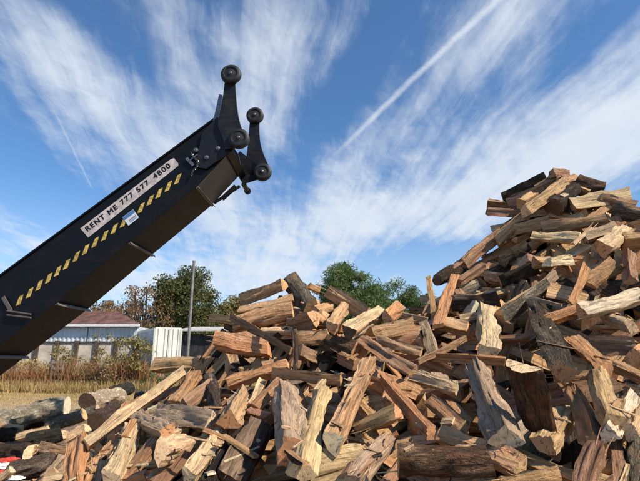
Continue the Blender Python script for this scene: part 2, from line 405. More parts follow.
def frame(a, b, roll, toward):
    x = (b-a).normalized(); z = (toward-x*toward.dot(x)).normalized(); y = z.cross(x)
    q = Matrix((x, y, z)).transposed().to_4x4() @ Matrix.Rotation(roll, 4, 'X')
    q.translation = (a+b)/2
    return q
def flip_normals(v, f): return f
GROUPS = 'pieces of firewood in the heap'
def splinters(root, wood, L, tint, rnd, seed):
    """fibres half torn loose from the split faces"""
    v, f, lc = wood; V_, F_, A_ = [], [], []
    for k in range(rnd.randint(5, 13)):
        q = rnd.choice(f); p = Vector(v[q[0]]); n = (Vector(v[q[1]])-p).cross(Vector(v[q[3]])-p)
        if n.length < 1e-9: continue
        n.normalize(); c = Vector((p.x, 0, 0))
        if n.dot(p-c) < 0: n = -n
        dr = 1 if p.x > 0 else -1; l = rnd.uniform(.03, .11); w_ = rnd.uniform(.0015, .004); s = n.cross(Vector((1, 0, 0)))
        if s.length < .1: continue
        s.normalize(); lift = rnd.uniform(.004, .022); sd_ = rnd.uniform(-.008, .008)
        o = len(V_); base = p-n*.003
        for t in (0, .5, 1):
            cc_ = base+Vector((dr*l*t, 0, 0))+n*(lift*t*t+.002)+s*sd_*t; ww = w_*(1-.75*t)
            for e in (s*ww, n*ww*.8, -s*ww): V_.append(tuple(cc_+e)); A_.append((cc_.x+seed*1.37 % 50, *lc[q[0]][1:]))
        for i in (0, 3): F_ += [(o+i, o+i+1, o+i+4, o+i+3), (o+i+1, o+i+2, o+i+5, o+i+4), (o+i+2, o+i, o+i+3, o+i+5)]
    if V_: mk('splinters', (V_, F_, A_), M_wood, tint, root, None, False)['kind'] = 'stuff'
def make_log(a, b, w, code, roll, tone, barkt, seed, label, name='split_log', cat='log', near=1.0, toward=None, ends=None, group=GROUPS):
    rnd = random.Random(seed*7+1); L = (b-a).length
    res, nseg = (8, 34) if near < 3.0 else ((6, 22) if near < 5 else (3, 8))
    toward = toward or (CAM-(a+b)/2)
    M = frame(a, b, R(FACE.get(code[0], 0)+roll), toward)
    wood, bark, en = log_mesh(L, w, code, seed, res, nseg)
    wt = jit(TONE[tone], rnd); bt = jit(BARKT[barkt], rnd, .25); et = jit(TONE[ends] if ends else tuple(min(.75, c*1.05+.05*(1, .75, .5)[k]) for k, c in enumerate(TONE[tone])), rnd)
    if wood[0]:
        root = mk(name, wood, M_wood, wt, None, M)
        if bark[0]: mk('bark', bark, M_bark, bt, root)
    else: root = mk(name, bark, M_bark, bt, None, M)
    for e in en: mk('sawn_end', e, M_end, et, root, None, False)
    if wood[0] and near < 4.2 and rnd.random() < .75: splinters(root, wood, L, wt, rnd, seed)
    return tag(root, label, cat, group)

# ------------------------------------------------------------------ the heap as a surface: depth along the ray at control points of the photograph
CTRL = [(60,480,3.0),(120,480,2.6),(200,480,2.25),(320,480,1.98),(450,480,1.85),(640,480,1.75),
 (100,430,3.2),(200,430,2.65),(320,430,2.38),(450,430,2.22),(640,430,2.02),
 (175,375,3.6),(260,380,3.05),(350,380,2.85),(450,380,2.7),(550,380,2.5),(640,380,2.38),
 (215,335,3.75),(290,330,3.5),(370,330,3.35),(440,330,3.3),(540,330,3.0),(640,330,2.75),
 (300,290,3.9),(370,300,3.9),(445,290,4.0),(540,290,3.5),(640,290,3.1),(480,255,4.5),(560,250,3.9),(640,250,3.5),
 (510,215,4.7),(570,210,4.35),(640,215,4.1),(560,180,4.6),(600,185,4.5),
 (60,600,2.0),(200,600,1.7),(320,600,1.5),(450,600,1.42),(640,600,1.35),(320,800,1.08),(640,800,.98),(100,800,1.4),
 (760,480,1.75),(760,380,2.4),(760,290,3.2),(760,220,4.2),(850,480,1.9),(850,300,3.6),(0,500,3.6),(-40,600,3.0),(-40,800,2.2),(850,800,1.0)]
cp = np.array(CTRL, float); CX = cp[:, :2]/100; CD = np.log(cp[:, 2])
def tps(r2): return np.where(r2 > 0, .5*r2*np.log(np.maximum(r2, 1e-12)), 0)
_A = tps(((CX[:, None]-CX[None])**2).sum(-1)) + np.eye(len(CX))*.02
_Pm = np.hstack([np.ones((len(CX), 1)), CX])
_K = np.block([[_A, _Pm], [_Pm.T, np.zeros((3, 3))]])
_W = np.linalg.solve(_K, np.concatenate([CD, np.zeros(3)]))
def depth(x, y):
    p = np.array([x/100, y/100]); k = tps(((CX-p)**2).sum(-1))
    return float(np.exp(k@_W[:-3]+_W[-3]+p@_W[-2:]))
SIL = [(-60,520),(0,497),(60,470),(100,435),(150,385),(185,372),(205,345),(225,322),(245,310),(270,300),(300,290),(330,300),(360,316),(400,322),(425,305),(445,285),(480,255),(500,232),(512,212),(530,195),(560,184),(600,190),(630,204),(660,215),(720,250),(780,290),(850,330)]
def sil(x):
    for (x0, y0), (x1, y1) in zip(SIL, SIL[1:]):
        if x0 <= x <= x1: return y0+(y1-y0)*(x-x0)/(x1-x0)
    return 999
def surf(x, y, off=0.0):
    return at(x, y, depth(x, y)+off)
def surfn(x, y):
    a, b, c = surf(x-4, y), surf(x+4, y), surf(x, y-4); d = surf(x, y+4)
    n = (b-a).cross(c-d).normalized(); return n if n.dot(CAM-a) > 0 else -n
# x1 y1 x2 y2 width  shape roll  tone bark  d1 d2 lift [end tone] | label       (pixels of the photograph; d1, d2, lift in metres along the view ray)
HAND = '''
502 197 546 177 14 B 30 brown b 0 .1 .05 | grey brown log with bark, jutting out on the shoulder just under the summit
488 203 517 207 9 Q 0 brown b -.1 .1 0 | upper of two short brown ends sticking out into the sky left of the summit
487 213 521 214 11 F 0 brown b -.1 .1 .03 | lower of two short brown ends sticking out into the sky left of the summit
552 174 567 176 13 V 20 brown d -.1 .1 .05 | dark three cornered chunk perched on the very summit
527 212 566 184 15 F 10 tan g -.12 .1 .16 cream | tan sunlit log slanting up to the summit with its face to the sun
521 204 535 197 12 Q 0 salmon b -.12 .1 .1 | small pinkish block end wedged beside the tan summit log
508 205 545 190 14 F 10 brown b 0 0 .0 | brown split log filling the shade under the grey brown top log
600 199 634 207 15 V 10 brown b 0 0 .04 | brown ridged log on the skyline beyond the wide pale top slab
612 210 645 217 17 B 20 dark g 0 0 .08 | mossy grey bark log at the skyline's far right under the summit
565 182 590 192 14 V 0 tan b 0 0 .02 | tan split log tucked behind the small pink end at the top
538 190 560 178 12 Q 10 brown b 0 0 .0 | brown block end tucked behind the tan sunlit summit log
562 184 575 178 9 Q 20 salmon b 0 .1 .08 | small pink split end between the two topmost logs
576 181 604 188 15 h 0 brown b 0 0 .08 | rough dark bark slab at the top of the heap, summit's right side
573 206 629 197 17 F -20 cream b 0 0 .06 | wide pale slab lying level near the top, lit on its upper face
553 207 574 188 20 O 0 dark d 0 .1 .08 | dark round bark log in the shade under the summit slabs
513 231 549 221 12 F 5 salmon b 0 0 .1 | thin reddish split log sloping under the tan summit log
543 230 608 221 14 F -10 red b 0 0 .1 | long level reddish split log below the wide pale top slab
532 237 580 240 13 F -30 cream d 0 0 .12 | log with a thin pale upper face and dark underside beneath the long reddish log
574 244 592 228 4 P 10 cream b 0 0 .16 | thin pale splinter leaning in the upper heap
585 239 616 228 14 V 30 grey g 0 0 .1 | shaggy grey log with frayed fibres in the upper heap
604 249 629 231 20 V 20 cream r -.2 .1 .14 salmon | block with pale top and pinkish wedge end facing out, upper heap
622 242 645 241 15 Q 0 tan b 0 0 .14 | tan squared block beside the pinkish wedge end, cut off by the picture's edge
628 252 631 280 14 V 0 brown b 0 0 .1 | brown stub standing upright under the tan squared block
548 263 571 262 14 V 40 pale b -.16 .1 .12 pale | short log with a bright cream sawn face, alone in dark upper heap
535 262 553 264 14 V 0 tan b -.12 .1 .09 brown | brown stub with a pale ridge just left of the bright cream sawn face
523 261 538 265 12 Q 10 brown b -.1 .1 .05 | small brown block in the row ending with the bright cream face
571 304 589 257 10 P 25 orange b 0 0 .2 | orange brown plank standing upright in the upper heap
588 286 617 268 26 F 0 red b .05 .05 .04 | broad dark red wedge in shade behind the upright plank
499 317 546 284 18 B 40 tan g 0 0 .14 | rough tan log with bark slanting up, middle of the tall heap
583 313 645 297 20 F -30 pale r -.1 0 .17 orange | big pale split log with orange end, brightest piece in the tall heap
545 323 580 310 14 V 20 orange r 0 0 .12 | orange brown log meeting the orange end of the big pale log
606 319 632 327 12 Q 15 cream b .05 -.1 .1 cream | short cream block under the big pale split log
539 292 556 274 9 P 20 grey g 0 0 .1 | narrow grey slat above the dark leaning bark log
533 299 562 306 3.5 P 10 grey g 0 0 .2 | thin grey stick lying across the tall heap
534 302 564 374 24 B -30 brown d .1 -.12 .17 red | big dark bark log leaning steeply, red brown toward its foot
571 340 603 370 19 F -20 orange g .05 -.05 .18 | orange split log slanting down beside the dark leaning bark log
594 362 613 422 24 V 20 tan r .05 -.12 .2 | steep log with tan sunlit side and reddish shaded side
554 378 594 374 9 P 10 salmon b 0 0 .2 | level salmon slat wedged against the steep tan log
568 383 594 442 24 V -25 red b .06 -.06 .14 | reddish ridged log running down behind the salmon slat
590 346 638 349 20 F 10 brown b 0 0 .08 | broad brown log lying level in shade under the cream block
607 364 642 379 11 Q 0 salmon b 0 0 .14 | narrow salmon log running out past the steep tan log
612 436 634 397 18 F 30 pale b -.12 .05 .16 pale | white cream split log tilted up near the edge of the picture
630 432 643 412 14 Q 0 cream b -.1 .05 .14 cream | pale block beside the white cream tilted log
584 490 599 446 21 V 15 brown b 0 -.08 .2 tan | brown ridged log rising from the bottom of the picture with its top end showing
613 440 621 492 15 F 0 brown b 0 0 .12 | brown shaggy log standing right of the brown ridged log
634 436 638 492 16 B 0 brown b 0 0 .12 | dark log standing under the pale block by the picture's edge
545 444 568 412 26 V 0 tan b -.18 .1 .10 orange | stubby tan block with wedge shaped end at the foot of the speckled stump
517 456 577 480 20 V 30 tan b 0 0 .14 | tan cracked log sloping along the bottom under the wedge ended block
500 490 562 482 30 H 0 salmon b 0 0 .16 | wide flat pinkish face at the bottom of the picture
521 366 537 426 36 h 48 cream r -.58 .0 .25 cream | short thick stump log with brown bark, its pale sawn end tipped to the sun
477 366 506 438 32 V -15 grey b .06 -.1 .22 pale | twisted log with grey shaded side and cream sunlit side
484 309 486 353 25 V 25 cream b 0 -.06 .16 | blocky cream log standing up, shaded on one side
440 324 468 330 18 V 10 tan b 0 0 .1 orange | curled tan piece with a dark hollow under it
460 318 482 315 6 P 0 cream b 0 0 .12 | short pale slat joining the curled piece to the blocky cream log
418 362 466 338 6 P 30 brown b 0 0 .18 | thin brown splinter slanting across the dark gap
433 357 505 362 9 P 20 orange b 0 0 .13 | long level orange brown slat below the thin splinter
412 377 457 390 18 V 30 cream g 0 0 .18 | log with ragged cream top and grey underside, mid heap
492 340 529 338 10 Q 20 brown b 0 0 .08 | narrow brown grey log behind the blocky cream log
438 326 455 276 11 P -25 orange b 0 0 .16 | orange cream plank standing tall against the ridge
428 277 434 313 6 P 20 salmon b 0 0 .1 | narrow pinkish grey stick upright on the saddle of the heap
452 270 479 250 10 V 0 brown b 0 0 .04 | brown grey log on the skyline halfway down the long ridge
464 265 508 230 13 F 10 brown b 0 0 .04 | long brown log lying along the ridge line
480 252 513 224 11 V 0 brown g 0 0 .1 | grey brown log on the ridge just under the two short brown ends
498 243 528 216 13 F -10 red b 0 0 .12 | reddish brown log running up the ridge to the summit
437 280 458 270 13 O 0 dark d 0 .1 .04 | dark bark log at the low end of the ridge
459 282 484 266 11 V 0 brown b 0 0 .08 | brown log lying just inside the ridge above the tall plank
453 303 498 299 20 B 20 dark d 0 0 .08 | dark barked log lying level above the blocky cream log
500 262 528 244 14 B 0 dark d 0 0 .06 | dark bark log under the ridge in shade
500 282 536 268 15 B 20 brown d 0 0 .06 | dark brown bark log in the shaded middle of the tall heap
290 280 312 307 21 B 10 grey g .1 -.08 .1 salmon | thick grey bark log leaning at the peak of the low heap
309 286 320 291 9 V 30 salmon g -.08 0 .08 | small pinkish chunk beside the grey bark log on the skyline
243 301 284 286 15 V 40 salmon b .05 -.12 .06 salmon | salmon log with dark bark top pointing up to the peak
240 312 294 300 13 V 0 tan b 0 0 .1 | ragged tan log lying under the topmost salmon log
234 326 293 312 20 V 15 salmon b 0 -.04 .16 | wide salmon log with pale lower strip in the stack at the peak
231 317 291 351 8 P 25 brown b 0 0 .26 | bent dark lath slanting over the orange log
216 341 269 350 22 V 25 orange b -.16 .05 .12 orange | bright orange torn log on the low heap's shoulder
291 326 316 320 19 F 15 red b .05 -.12 .12 salmon | reddish wedge below the leaning grey bark log
211 320 236 323 10 F 0 salmon b 0 0 .05 | small salmon piece at the low heap's left shoulder
262 333 293 333 10 Q 0 cream b 0 0 .07 | pale log ends in the gap under the wide salmon log
294 330 295 371 6 P 20 dark b 0 0 .17 | dark narrow stake standing upright in the low heap
299 351 315 358 15 V 30 brown b -.1 .1 .08 salmon | brown stub behind the dark narrow stake
297 341 330 338 17 F 0 red b 0 0 .1 | red brown log lying level under the reddish wedge
317 318 330 326 20 V 0 salmon b -.1 .1 .1 salmon | salmon block with squared face between the tan lit logs
327 292 368 316 16 F 20 salmon b -.08 .05 .12 cream | salmon log with cream end reaching over the low heap's top
315 313 332 309 14 Q 0 salmon b -.08 .08 .07 | pinkish squared end under the cream ended salmon log
332 327 348 305 18 V 25 tan b -.06 .06 .16 | tan log standing on its end with black shade beside it
351 332 384 313 17 F -35 cream b -.14 .05 .16 dark | cream topped log with dark end, resting on the crest
387 318 401 308 17 V 30 orange b -.1 .1 .1 brown | chunky block with one orange and one brown side on the crest
372 335 413 325 16 F 10 red b 0 0 .1 | brown red log lying behind the cream topped log
402 315 427 321 7 P 20 grey b 0 0 .1 | curved grey strip of bark on the crest near the saddle
423 322 433 353 10 P 10 grey g 0 0 .12 | grey weathered slab hanging down below the saddle
378 341 421 353 13 V 35 tan b 0 0 .16 | tan flat log with jagged end above the long red log
358 341 413 374 16 F -10 red r .05 -.05 .18 red | long dark red log sloping down to its blunt end
327 341 357 350 17 B 0 red r 0 0 .09 | curved red bark log left of the long dark red log
341 357 357 365 12 Q 0 brown b 0 0 .05 | brown block in the dark pocket under the red bark log
228 385 289 366 16 V 10 orange b 0 0 .14 | orange brown log with bark lying up over the left shoulder
273 374 341 381 12 F 20 salmon b 0 0 .2 salmon | long straight salmon log lying level across the low heap
207 379 220 424 18 B 30 brown b 0 0 .15 | curved dark brown slab hanging left of the bark topped block
229 419 242 392 24 V -20 tan g -.16 .05 .2 orange | bark topped block with orange end facing out
251 407 263 381 9 F 0 cream b 0 0 .1 | cream slat glimpsed above the black log
256 409 284 382 18 F 0 red r 0 0 .1 | dark red log leaning right of the cream slat
283 388 291 450 33 V 20 grey g .06 -.12 .27 orange | large pale grey log with rough face and red brown foot
323 389 301 470 27 V 10 yellow b .08 -.1 .27 cream | large yellow cream cracked log leaning beside the grey rough one
315 394 325 383 10 Q 15 cream b -.05 .05 .2 | small cream stub sticking up behind the yellow cracked log
190 478 222 435 25 V 30 cream g -.12 .06 .22 cream | log with cream flank and grey bark top, left of the black log
207 485 248 427 18 B 0 coal k -.06 .05 .2 dark | black charred bark log catching a glint of light
234 486 264 428 34 F 0 dark d 0 0 .15 dark | very dark brown wedge right of the charred log
248 415 270 420 14 Q 0 brown b 0 0 .1 | brown block above the very dark wedge
312 472 367 460 34 H -15 yellow b 0 0 .15 yellow | broad flat yellow torn face low in the heap
334 442 371 362 23 V 30 salmon r -.08 .06 .26 pale | long steep log with reddish side and pale lit edge
383 378 431 433 12 Q 10 orange b .05 -.08 .27 orange | slim orange brown log slanting down mid heap
358 430 398 413 17 V 30 tan g .05 -.14 .24 orange | tan log with sunlit blunt end between the slim and steep logs
358 402 371 418 15 V 0 salmon b 0 0 .15 | salmon wedge behind the tan blunt ended log
354 482 391 440 22 V 10 grey b -.05 .05 .2 | brown bark log with orange streak at the bottom
398 462 491 462 36 h 20 tan r 0 0 .34 tan | thick shaggy bark log lying level along the bottom
389 484 411 446 13 F 0 brown b 0 0 .15 | brown slat propped on the thick shaggy bark log
364 384 387 391 18 F 10 salmon b 0 0 .12 | salmon split log behind the slim orange brown one
440 437 521 469 25 V 20 salmon r 0 0 .18 | long salmon brown log with ribbed split face above the bottom
429 402 462 429 15 F -10 red b 0 0 .18 | dark red log sloping under the ragged cream topped one
449 405 464 423 16 V 0 red b .05 -.05 .12 | small red wedge in the dark beside the twisted log
87 445 186 371 15 V 30 cream g -.05 .1 .22 pale | very long split rail, cream lit below and grey brown above
112 480 135 429 28 V 30 cream g -.1 .05 .2 cream | broad log with cream lit face and grey bark left side
154 367 199 366 18 V 20 tan p -.12 0 .08 orange | big pale chopped log lying on the heap's left shoulder
176 404 197 374 17 V 0 red b -.12 .05 .15 orange | reddish brown log with orange lower end
186 407 217 385 16 F 0 brown b -.1 0 .12 | brown log leaning next to the curved brown slab
158 415 212 425 21 F -10 grey b 0 0 .15 | grey weathered log with a sooty dark patch
136 418 167 433 22 V 10 grey g .05 -.1 .14 orange | knotty grey log with orange split end
128 478 157 440 16 V 0 brown r 0 0 .14 | dark reddish log beside the broad cream lit one
162 452 190 444 25 V 0 cream b -.2 .15 .22 cream | cream three cornered block end facing out
157 486 183 453 25 F 0 brown b 0 0 .15 | dark brown split log under the cream three cornered end
125 480 147 476 10 Q 0 orange b -.05 0 .18 | small orange chunk at the picture's bottom edge
172 437 186 429 9 Q 0 cream b -.05 .05 .1 | small cream stub in the hollow above the three cornered end
149 412 161 406 8 Q 0 pale b 0 0 .12 | tiny pale chip of wood beside the very long rail
80 441 73 492 20 Q 10 orange b -.04 0 .2 orange | orange brown post standing upright with its sawn top showing
40 446 96 459 10 F 0 orange b 0 0 -.5 | brown plank lying out behind the upright post
96 462 88 492 16 F 10 salmon b 0 0 .1 | salmon log end right of the upright post
'''
logs = []; QUADS = []
def add_hand():
    i = 0
    for ln in HAND.strip().splitlines():
        left, label = ln.split('|'); t = left.split(); label = label.strip()
        x1, y1, x2, y2, wpx = map(float, t[:5]); code = t[5]; roll = float(t[6]); tone, bk = t[7], t[8]
        d1, d2, lift = map(float, t[9:12]); en = t[12] if len(t) > 12 else None
        i += 1
        a = at(x1, y1, depth(x1, y1)-lift+d1); b = at(x2, y2, depth(x2, y2)-lift+d2)
        dm = (depth(x1, y1)+depth(x2, y2))/2-lift
        w_ = wpx*dm/F*.94
        make_log(a, b, w_, code, roll, tone, bk, 100+i*3, label, near=dm, ends=en)
        QUADS.append((x1, y1, x2, y2, wpx, dm))
add_hand()

# ------------------------------------------------------------------ the rest of the heap
def near_quad(x, y, m=.35):
    for x1, y1, x2, y2, w_, d in QUADS:
        ax, ay = x2-x1, y2-y1; L2 = ax*ax+ay*ay; t = max(0, min(1, ((x-x1)*ax+(y-y1)*ay)/L2))
        if math.hypot(x-x1-ax*t, y-y1-ay*t) < w_*m+2: return True
    return False
rf = random.Random(11)
FT = ['salmon']*5+['orange']*6+['tan']*8+['cream']*4+['brown']*5+['grey']*2+['red']*3+['dark']*1+['pale']*2
FB = list('bbbbbgggddr')
FC = 'VVVFFfBBhQQqP'
cand = []
# candidate spots, spread evenly over the surface
def spots(n, x0, x1, y1, mind, off):
    out = []
    tries = 0
    while len(out) < n and tries < n*40:
        tries += 1
        x = rf.uniform(x0, x1); s = sil(x)
        if s > 900: continue
        y = s-2+(y1-s)*rf.random()**1.0
        d = depth(x, y)
        if rf.random() > (d/4.6)**2: continue
        p = at(x, y, d+off)
        if p.z < .05: continue
        if any((p-q).length_squared < mind*mind for q, _, _ in out): continue
        out.append((p, x, y))
    return out
LAY = [(.06, .12, 1300), (.15, .14, 1100), (.26, .20, 600)]
fill = []
for li, (off, md, n) in enumerate(LAY):
    for p, x, y in spots(n, -60, 850, 800, md, off):
        nrm = surfn(x, y)
        t = nrm.orthogonal().normalized(); t.rotate(Matrix.Rotation(rf.uniform(0, 2*math.pi), 3, nrm))
        t = (t+nrm*rf.uniform(-.5, .5)).normalized()
        L = rf.uniform(.34, .48); w_ = rf.choice((.055, .07, .085, .10, .12, .14))*rf.uniform(.85, 1.15)
        if rf.random() < .06: L *= 1.4
        a, b = p-t*L/2, p+t*L/2
        if min(a.z, b.z) < .03: continue
        if li == 0:
            bad = False
            for k in range(5):
                q = a.lerp(b, k/4); X, Y, Dp = px(q)
                if near_quad(X, Y, .5) or Y < sil(X)-3: bad = True; break
            if bad: continue
        else:
            if any(px(a.lerp(b, k/2))[1] < sil(px(a.lerp(b, k/2))[0])+2 for k in range(3)): continue
        toward = (nrm+Vector((rf.uniform(-.6, .6), rf.uniform(-.6, .6), rf.uniform(-.3, .6)))).normalized()
        fill.append((li, p, a, b, w_, rf.choice(FC), rf.uniform(-40, 40), rf.choice(FT), rf.choice(FB), toward, L))
# crest logs behind the skyline and the back slope, so that the heap has a far side
for k in range(420):
    x = rf.uniform(-40, 840); s = sil(x)
    if s > 900: continue
    p0 = at(x, s+6, depth(x, s+6)); back = rf.uniform(.15, 3.6)**1.0
    top = p0+Vector((0, back, -max(0, back-.35)*.75-.10))
    if top.z < .06: continue
    X, Y, _ = px(top)
    if Y < sil(X)+7 if -60 < X < 850 else True: continue
    L = rf.uniform(.36, .48); ang = rf.uniform(0, math.pi)
    t = Vector((math.cos(ang), math.sin(ang)*.8, -math.sin(ang)*.6*(1 if back > .35 else .1)+rf.uniform(-.15, .15))).normalized()
    a, b = top-t*L/2, top+t*L/2
    fill.append((3, top, a, b, rf.uniform(.08, .15), rf.choice(FC), rf.uniform(-40, 40), rf.choice(FT), rf.choice(FB), Vector((rf.uniform(-.4, .4), .5, 1)), L))

# the pieces of these that show largest are objects of their own; the rest is one joined mass
ANCH = []
for ln, q in zip(HAND.strip().splitlines(), QUADS):
    ANCH.append(((q[0]+q[2])/2, (q[1]+q[3])/2, q[4], ln.split('|')[1].strip()))
ANCHN = {0:'summit shoulder log', 4:'tan sunlit summit log', 8:'wide pale top slab', 11:'long level reddish log', 15:'pinkish wedge end', 18:'bright cream sawn face', 21:'upright orange brown plank', 23:'rough tan slanting log', 24:'big pale split log', 29:'big dark leaning bark log', 30:'orange slanting log', 31:'steep tan sided log', 33:'reddish ridged log', 36:'white cream tilted log', 41:'wedge ended tan block', 44:'pale topped stump log', 45:'twisted grey and cream log', 46:'blocky cream log', 47:'curled tan piece', 50:'long orange brown slat', 51:'ragged cream topped log', 53:'tall orange cream plank', 56:'long brown ridge log', 61:'level dark barked log'}
names = {}
keys = [('thick grey bark log leaning','leaning grey bark log at the peak'),('wide salmon log with pale','wide salmon log at the peak'),('bright orange torn','bright orange torn log'),('cream topped log with dark','cream topped crest log'),('long dark red log','long dark red log'),('orange brown log with bark lying','orange brown shoulder log'),('long straight salmon','long straight salmon log'),('bark topped block with orange','bark topped block'),('large pale grey log','large pale grey rough log'),('large yellow cream','yellow cream cracked log'),('log with cream flank','cream flanked bark log'),('black charred','black charred log'),('broad flat yellow','flat yellow torn face'),('long steep log','long steep pale edged log'),('slim orange brown','slim orange brown log'),('thick shaggy bark','thick shaggy bark log'),('long salmon brown log','ribbed salmon brown log'),('very long split rail','very long split rail'),('broad log with cream','broad cream lit log'),('big pale chopped log','pale chopped shoulder log'),('grey weathered log with','sooty grey log'),('cream three cornered','cream three cornered end'),('orange brown post','upright orange brown post'),('knotty grey','knotty grey log'),
 ('tan sunlit log','tan sunlit summit log'),('wide pale slab','wide pale top slab'),('block with pale top','pinkish wedge end block'),('short log with a bright','bright cream sawn face'),('orange brown plank standing','upright orange brown plank'),('rough tan log with bark','rough tan slanting log'),('big pale split log','big pale split log'),('big dark bark log','big dark leaning bark log'),('orange split log','orange slanting log'),('steep log with tan','steep tan sided log'),('white cream split','white cream tilted log'),('short thick stump','pale topped stump log'),('twisted log','twisted grey and cream log'),('blocky cream','blocky cream log'),('long level orange','long orange brown slat'),('log with ragged cream','ragged cream topped log'),('orange cream plank','tall orange cream plank'),('long brown log lying','long brown ridge log'),('dark barked log lying','level dark barked log')]
LM = []
for x, y, w_, lab in ANCH:
    for k, n_ in keys:
        if lab.startswith(k): LM.append((x, y, w_, n_))
def shape_word(code, L, w_): return {'V': 'ridged log', 'F': 'wedge log', 'f': 'wedge log', 'B': 'bark backed log', 'h': 'half round log', 'Q': 'squared log', 'q': 'squared log', 'P': 'flat slat'}[code]
TW = dict(salmon='salmon', orange='orange', tan='tan', cream='cream', brown='brown', grey='grey', red='red brown', dark='dark', pale='pale')
SEEN = None
used = set()
def rel_label(X, Y, code, tone, L, w_, ax, ay):
    best = sorted(LM, key=lambda q: math.hypot(q[0]-X, q[1]-Y))[:8]
    lean = 'lying level' if abs(ay) < .35*abs(ax) else ('standing steep' if abs(ay) > 1.6*abs(ax) else ('rising away to the east' if ax*ay < 0 else 'falling away to the east'))
    lean = lean.replace('rising away to the east', 'tilted up rightward').replace('falling away to the east', 'tilted down rightward')
    size = 'small ' if w_ < .085 else ('thick ' if w_ > .14 else '')
    for q in best:
        dx_, dy_ = X-q[0], Y-q[1]
        if abs(dy_) > abs(dx_): rel = 'just above' if dy_ < 0 else 'just below'
        else: rel = 'on the left of' if dx_ < 0 else 'on the right of'
        for form in ('{s}{t} {k} {r} the {n}', '{s}{t} {k} {l} {r} the {n}'):
            s_ = form.format(s=size, t=TW[tone], k=shape_word(code, L, w_), r=rel, n=q[3], l=lean)
            if len(s_.split()) <= 16 and s_ not in used: used.add(s_); return s_
    return None
from mathutils.bvhtree import BVHTree
built = []
for i, (li, p, a, b, w_, code, roll, tone, bk, toward, L) in enumerate(fill):
    rnd = random.Random(5000+i); seed = 1000+i*3
    dist = (p-CAM).length
    res, nseg = (5, 14) if dist < 3 and li < 2 else ((4, 10) if li < 2 else (2, 5))
    M = frame(a, b, R(FACE.get(code, 0)+roll), toward)
    wood, bark, en = log_mesh(L, w_, code, seed, res, nseg)
    cols = jit(TONE[tone], rnd), jit(BARKT[bk], rnd, .25), jit(tuple(min(.75, c*1.05+.05*(1, .75, .5)[k]) for k, c in enumerate(TONE[tone])), rnd)
    built.append((M, wood, bark, en, cols, tone, code, L, w_, li))
def raw(M, parts):
    V_, F_ = [], []
    for v, f, _ in parts:
        o = len(V_); V_ += [M @ Vector(q) for q in v]; F_ += [tuple(k+o for k in t) for t in f]
    return V_, F_
AV, AF, OWN = [], [], []
for o in list(C.objects):
    if o.type == 'MESH':
        M = o.matrix_world if o.parent is None else o.parent.matrix_world
        off = len(AV); AV += [M @ v.co for v in o.data.vertices]
        for q in o.data.polygons: AF.append(tuple(k+off for k in q.vertices)); OWN.append('h'+(o.parent or o).name)
for i, bl in enumerate(built):
    v, f = raw(bl[0], [bl[1], bl[2], *bl[3]]); off = len(AV); AV += v
    for t in f: AF.append(tuple(k+off for k in t)); OWN.append(i)
bvh = BVHTree.FromPolygons(AV, AF)
hits = {}; hx = {}; hseen = {}
for iy in range(80, 240):
    for ix in range(0, 320):
        X, Y = ix*2+1, iy*2+1
        loc, _, idx, _ = bvh.ray_cast(CAM, ray(X, Y).normalized())
        if idx is not None and isinstance(OWN[idx], str): hseen[OWN[idx][1:]] = hseen.get(OWN[idx][1:], 0)+1
        elif idx is not None:
            k = OWN[idx]; hits[k] = hits.get(k, 0)+1
            q = hx.get(k, (0, 0)); hx[k] = (q[0]+X, q[1]+Y)
nhand = len(QUADS)
for o in list(C.objects):
    if o.parent is None and o.type == 'MESH' and hseen.get(o.name, 0) < 12: print('HIDDEN', hseen.get(o.name, 0), o['label'])
NIND = 292-nhand
order = sorted(hits, key=lambda k: -hits[k])
ind = []
for k in order:
    if len(ind) >= NIND or hits[k] < 5: break
    M, wood, bark, en, cols, tone, code, L, w_, li = built[k]
    X, Y = hx[k][0]/hits[k], hx[k][1]/hits[k]
    A, B = px(M @ Vector((-L/2, 0, 0))), px(M @ Vector((L/2, 0, 0)))
    lab = rel_label(X, Y, code, tone, L, w_, B[0]-A[0], B[1]-A[1])
    if lab is None: continue
    ind.append(k)
    root = mk('split_log', wood, M_wood, cols[0], None, M)
    if bark[0]: mk('bark', bark, M_bark, cols[1], root)
    for e in en: mk('sawn_end', e, M_end, cols[2], root, None, False)
    tag(root, lab, 'log', GROUPS)
print('individual logs', nhand+len(ind), 'seen fillers', len(hits), 'smallest', hits[ind[-1]] if ind else 0)
rest = [k for k in range(len(built)) if k not in set(ind)]
def joined(sel, name, label):
    V_, F_, LC, TI, MI = [], [], [], [], []
    for k in sel:
        M, wood, bark, en, cols, *_ = built[k]
        for part, mi in ((wood, 0), (bark, 1), (en[0], 2), (en[1], 2)):
            if not part[0]: continue
            o = len(V_); V_ += [tuple(M @ Vector(q)) for q in part[0]]; F_ += [tuple(q+o for q in t) for t in part[1]]
            LC += part[2]; TI += [(*cols[mi], 1)]*len(part[0]); MI += [mi]*len(part[1])
    me = bpy.data.meshes.new(name); me.from_pydata(V_, [], F_)
    for m_ in (M_wood, M_bark, M_end): me.materials.append(m_)
    set_attr(me, LC, TI); me.polygons.foreach_set('material_index', MI)
    me.polygons.foreach_set('use_smooth', [m_ != 2 for m_ in MI])
    o = bpy.data.objects.new(name, me); C.objects.link(o)
    tag(o, label, 'firewood', None, 'stuff')
joined(rest, 'firewood', 'mass of smaller and deeper lying split firewood filling the heap')

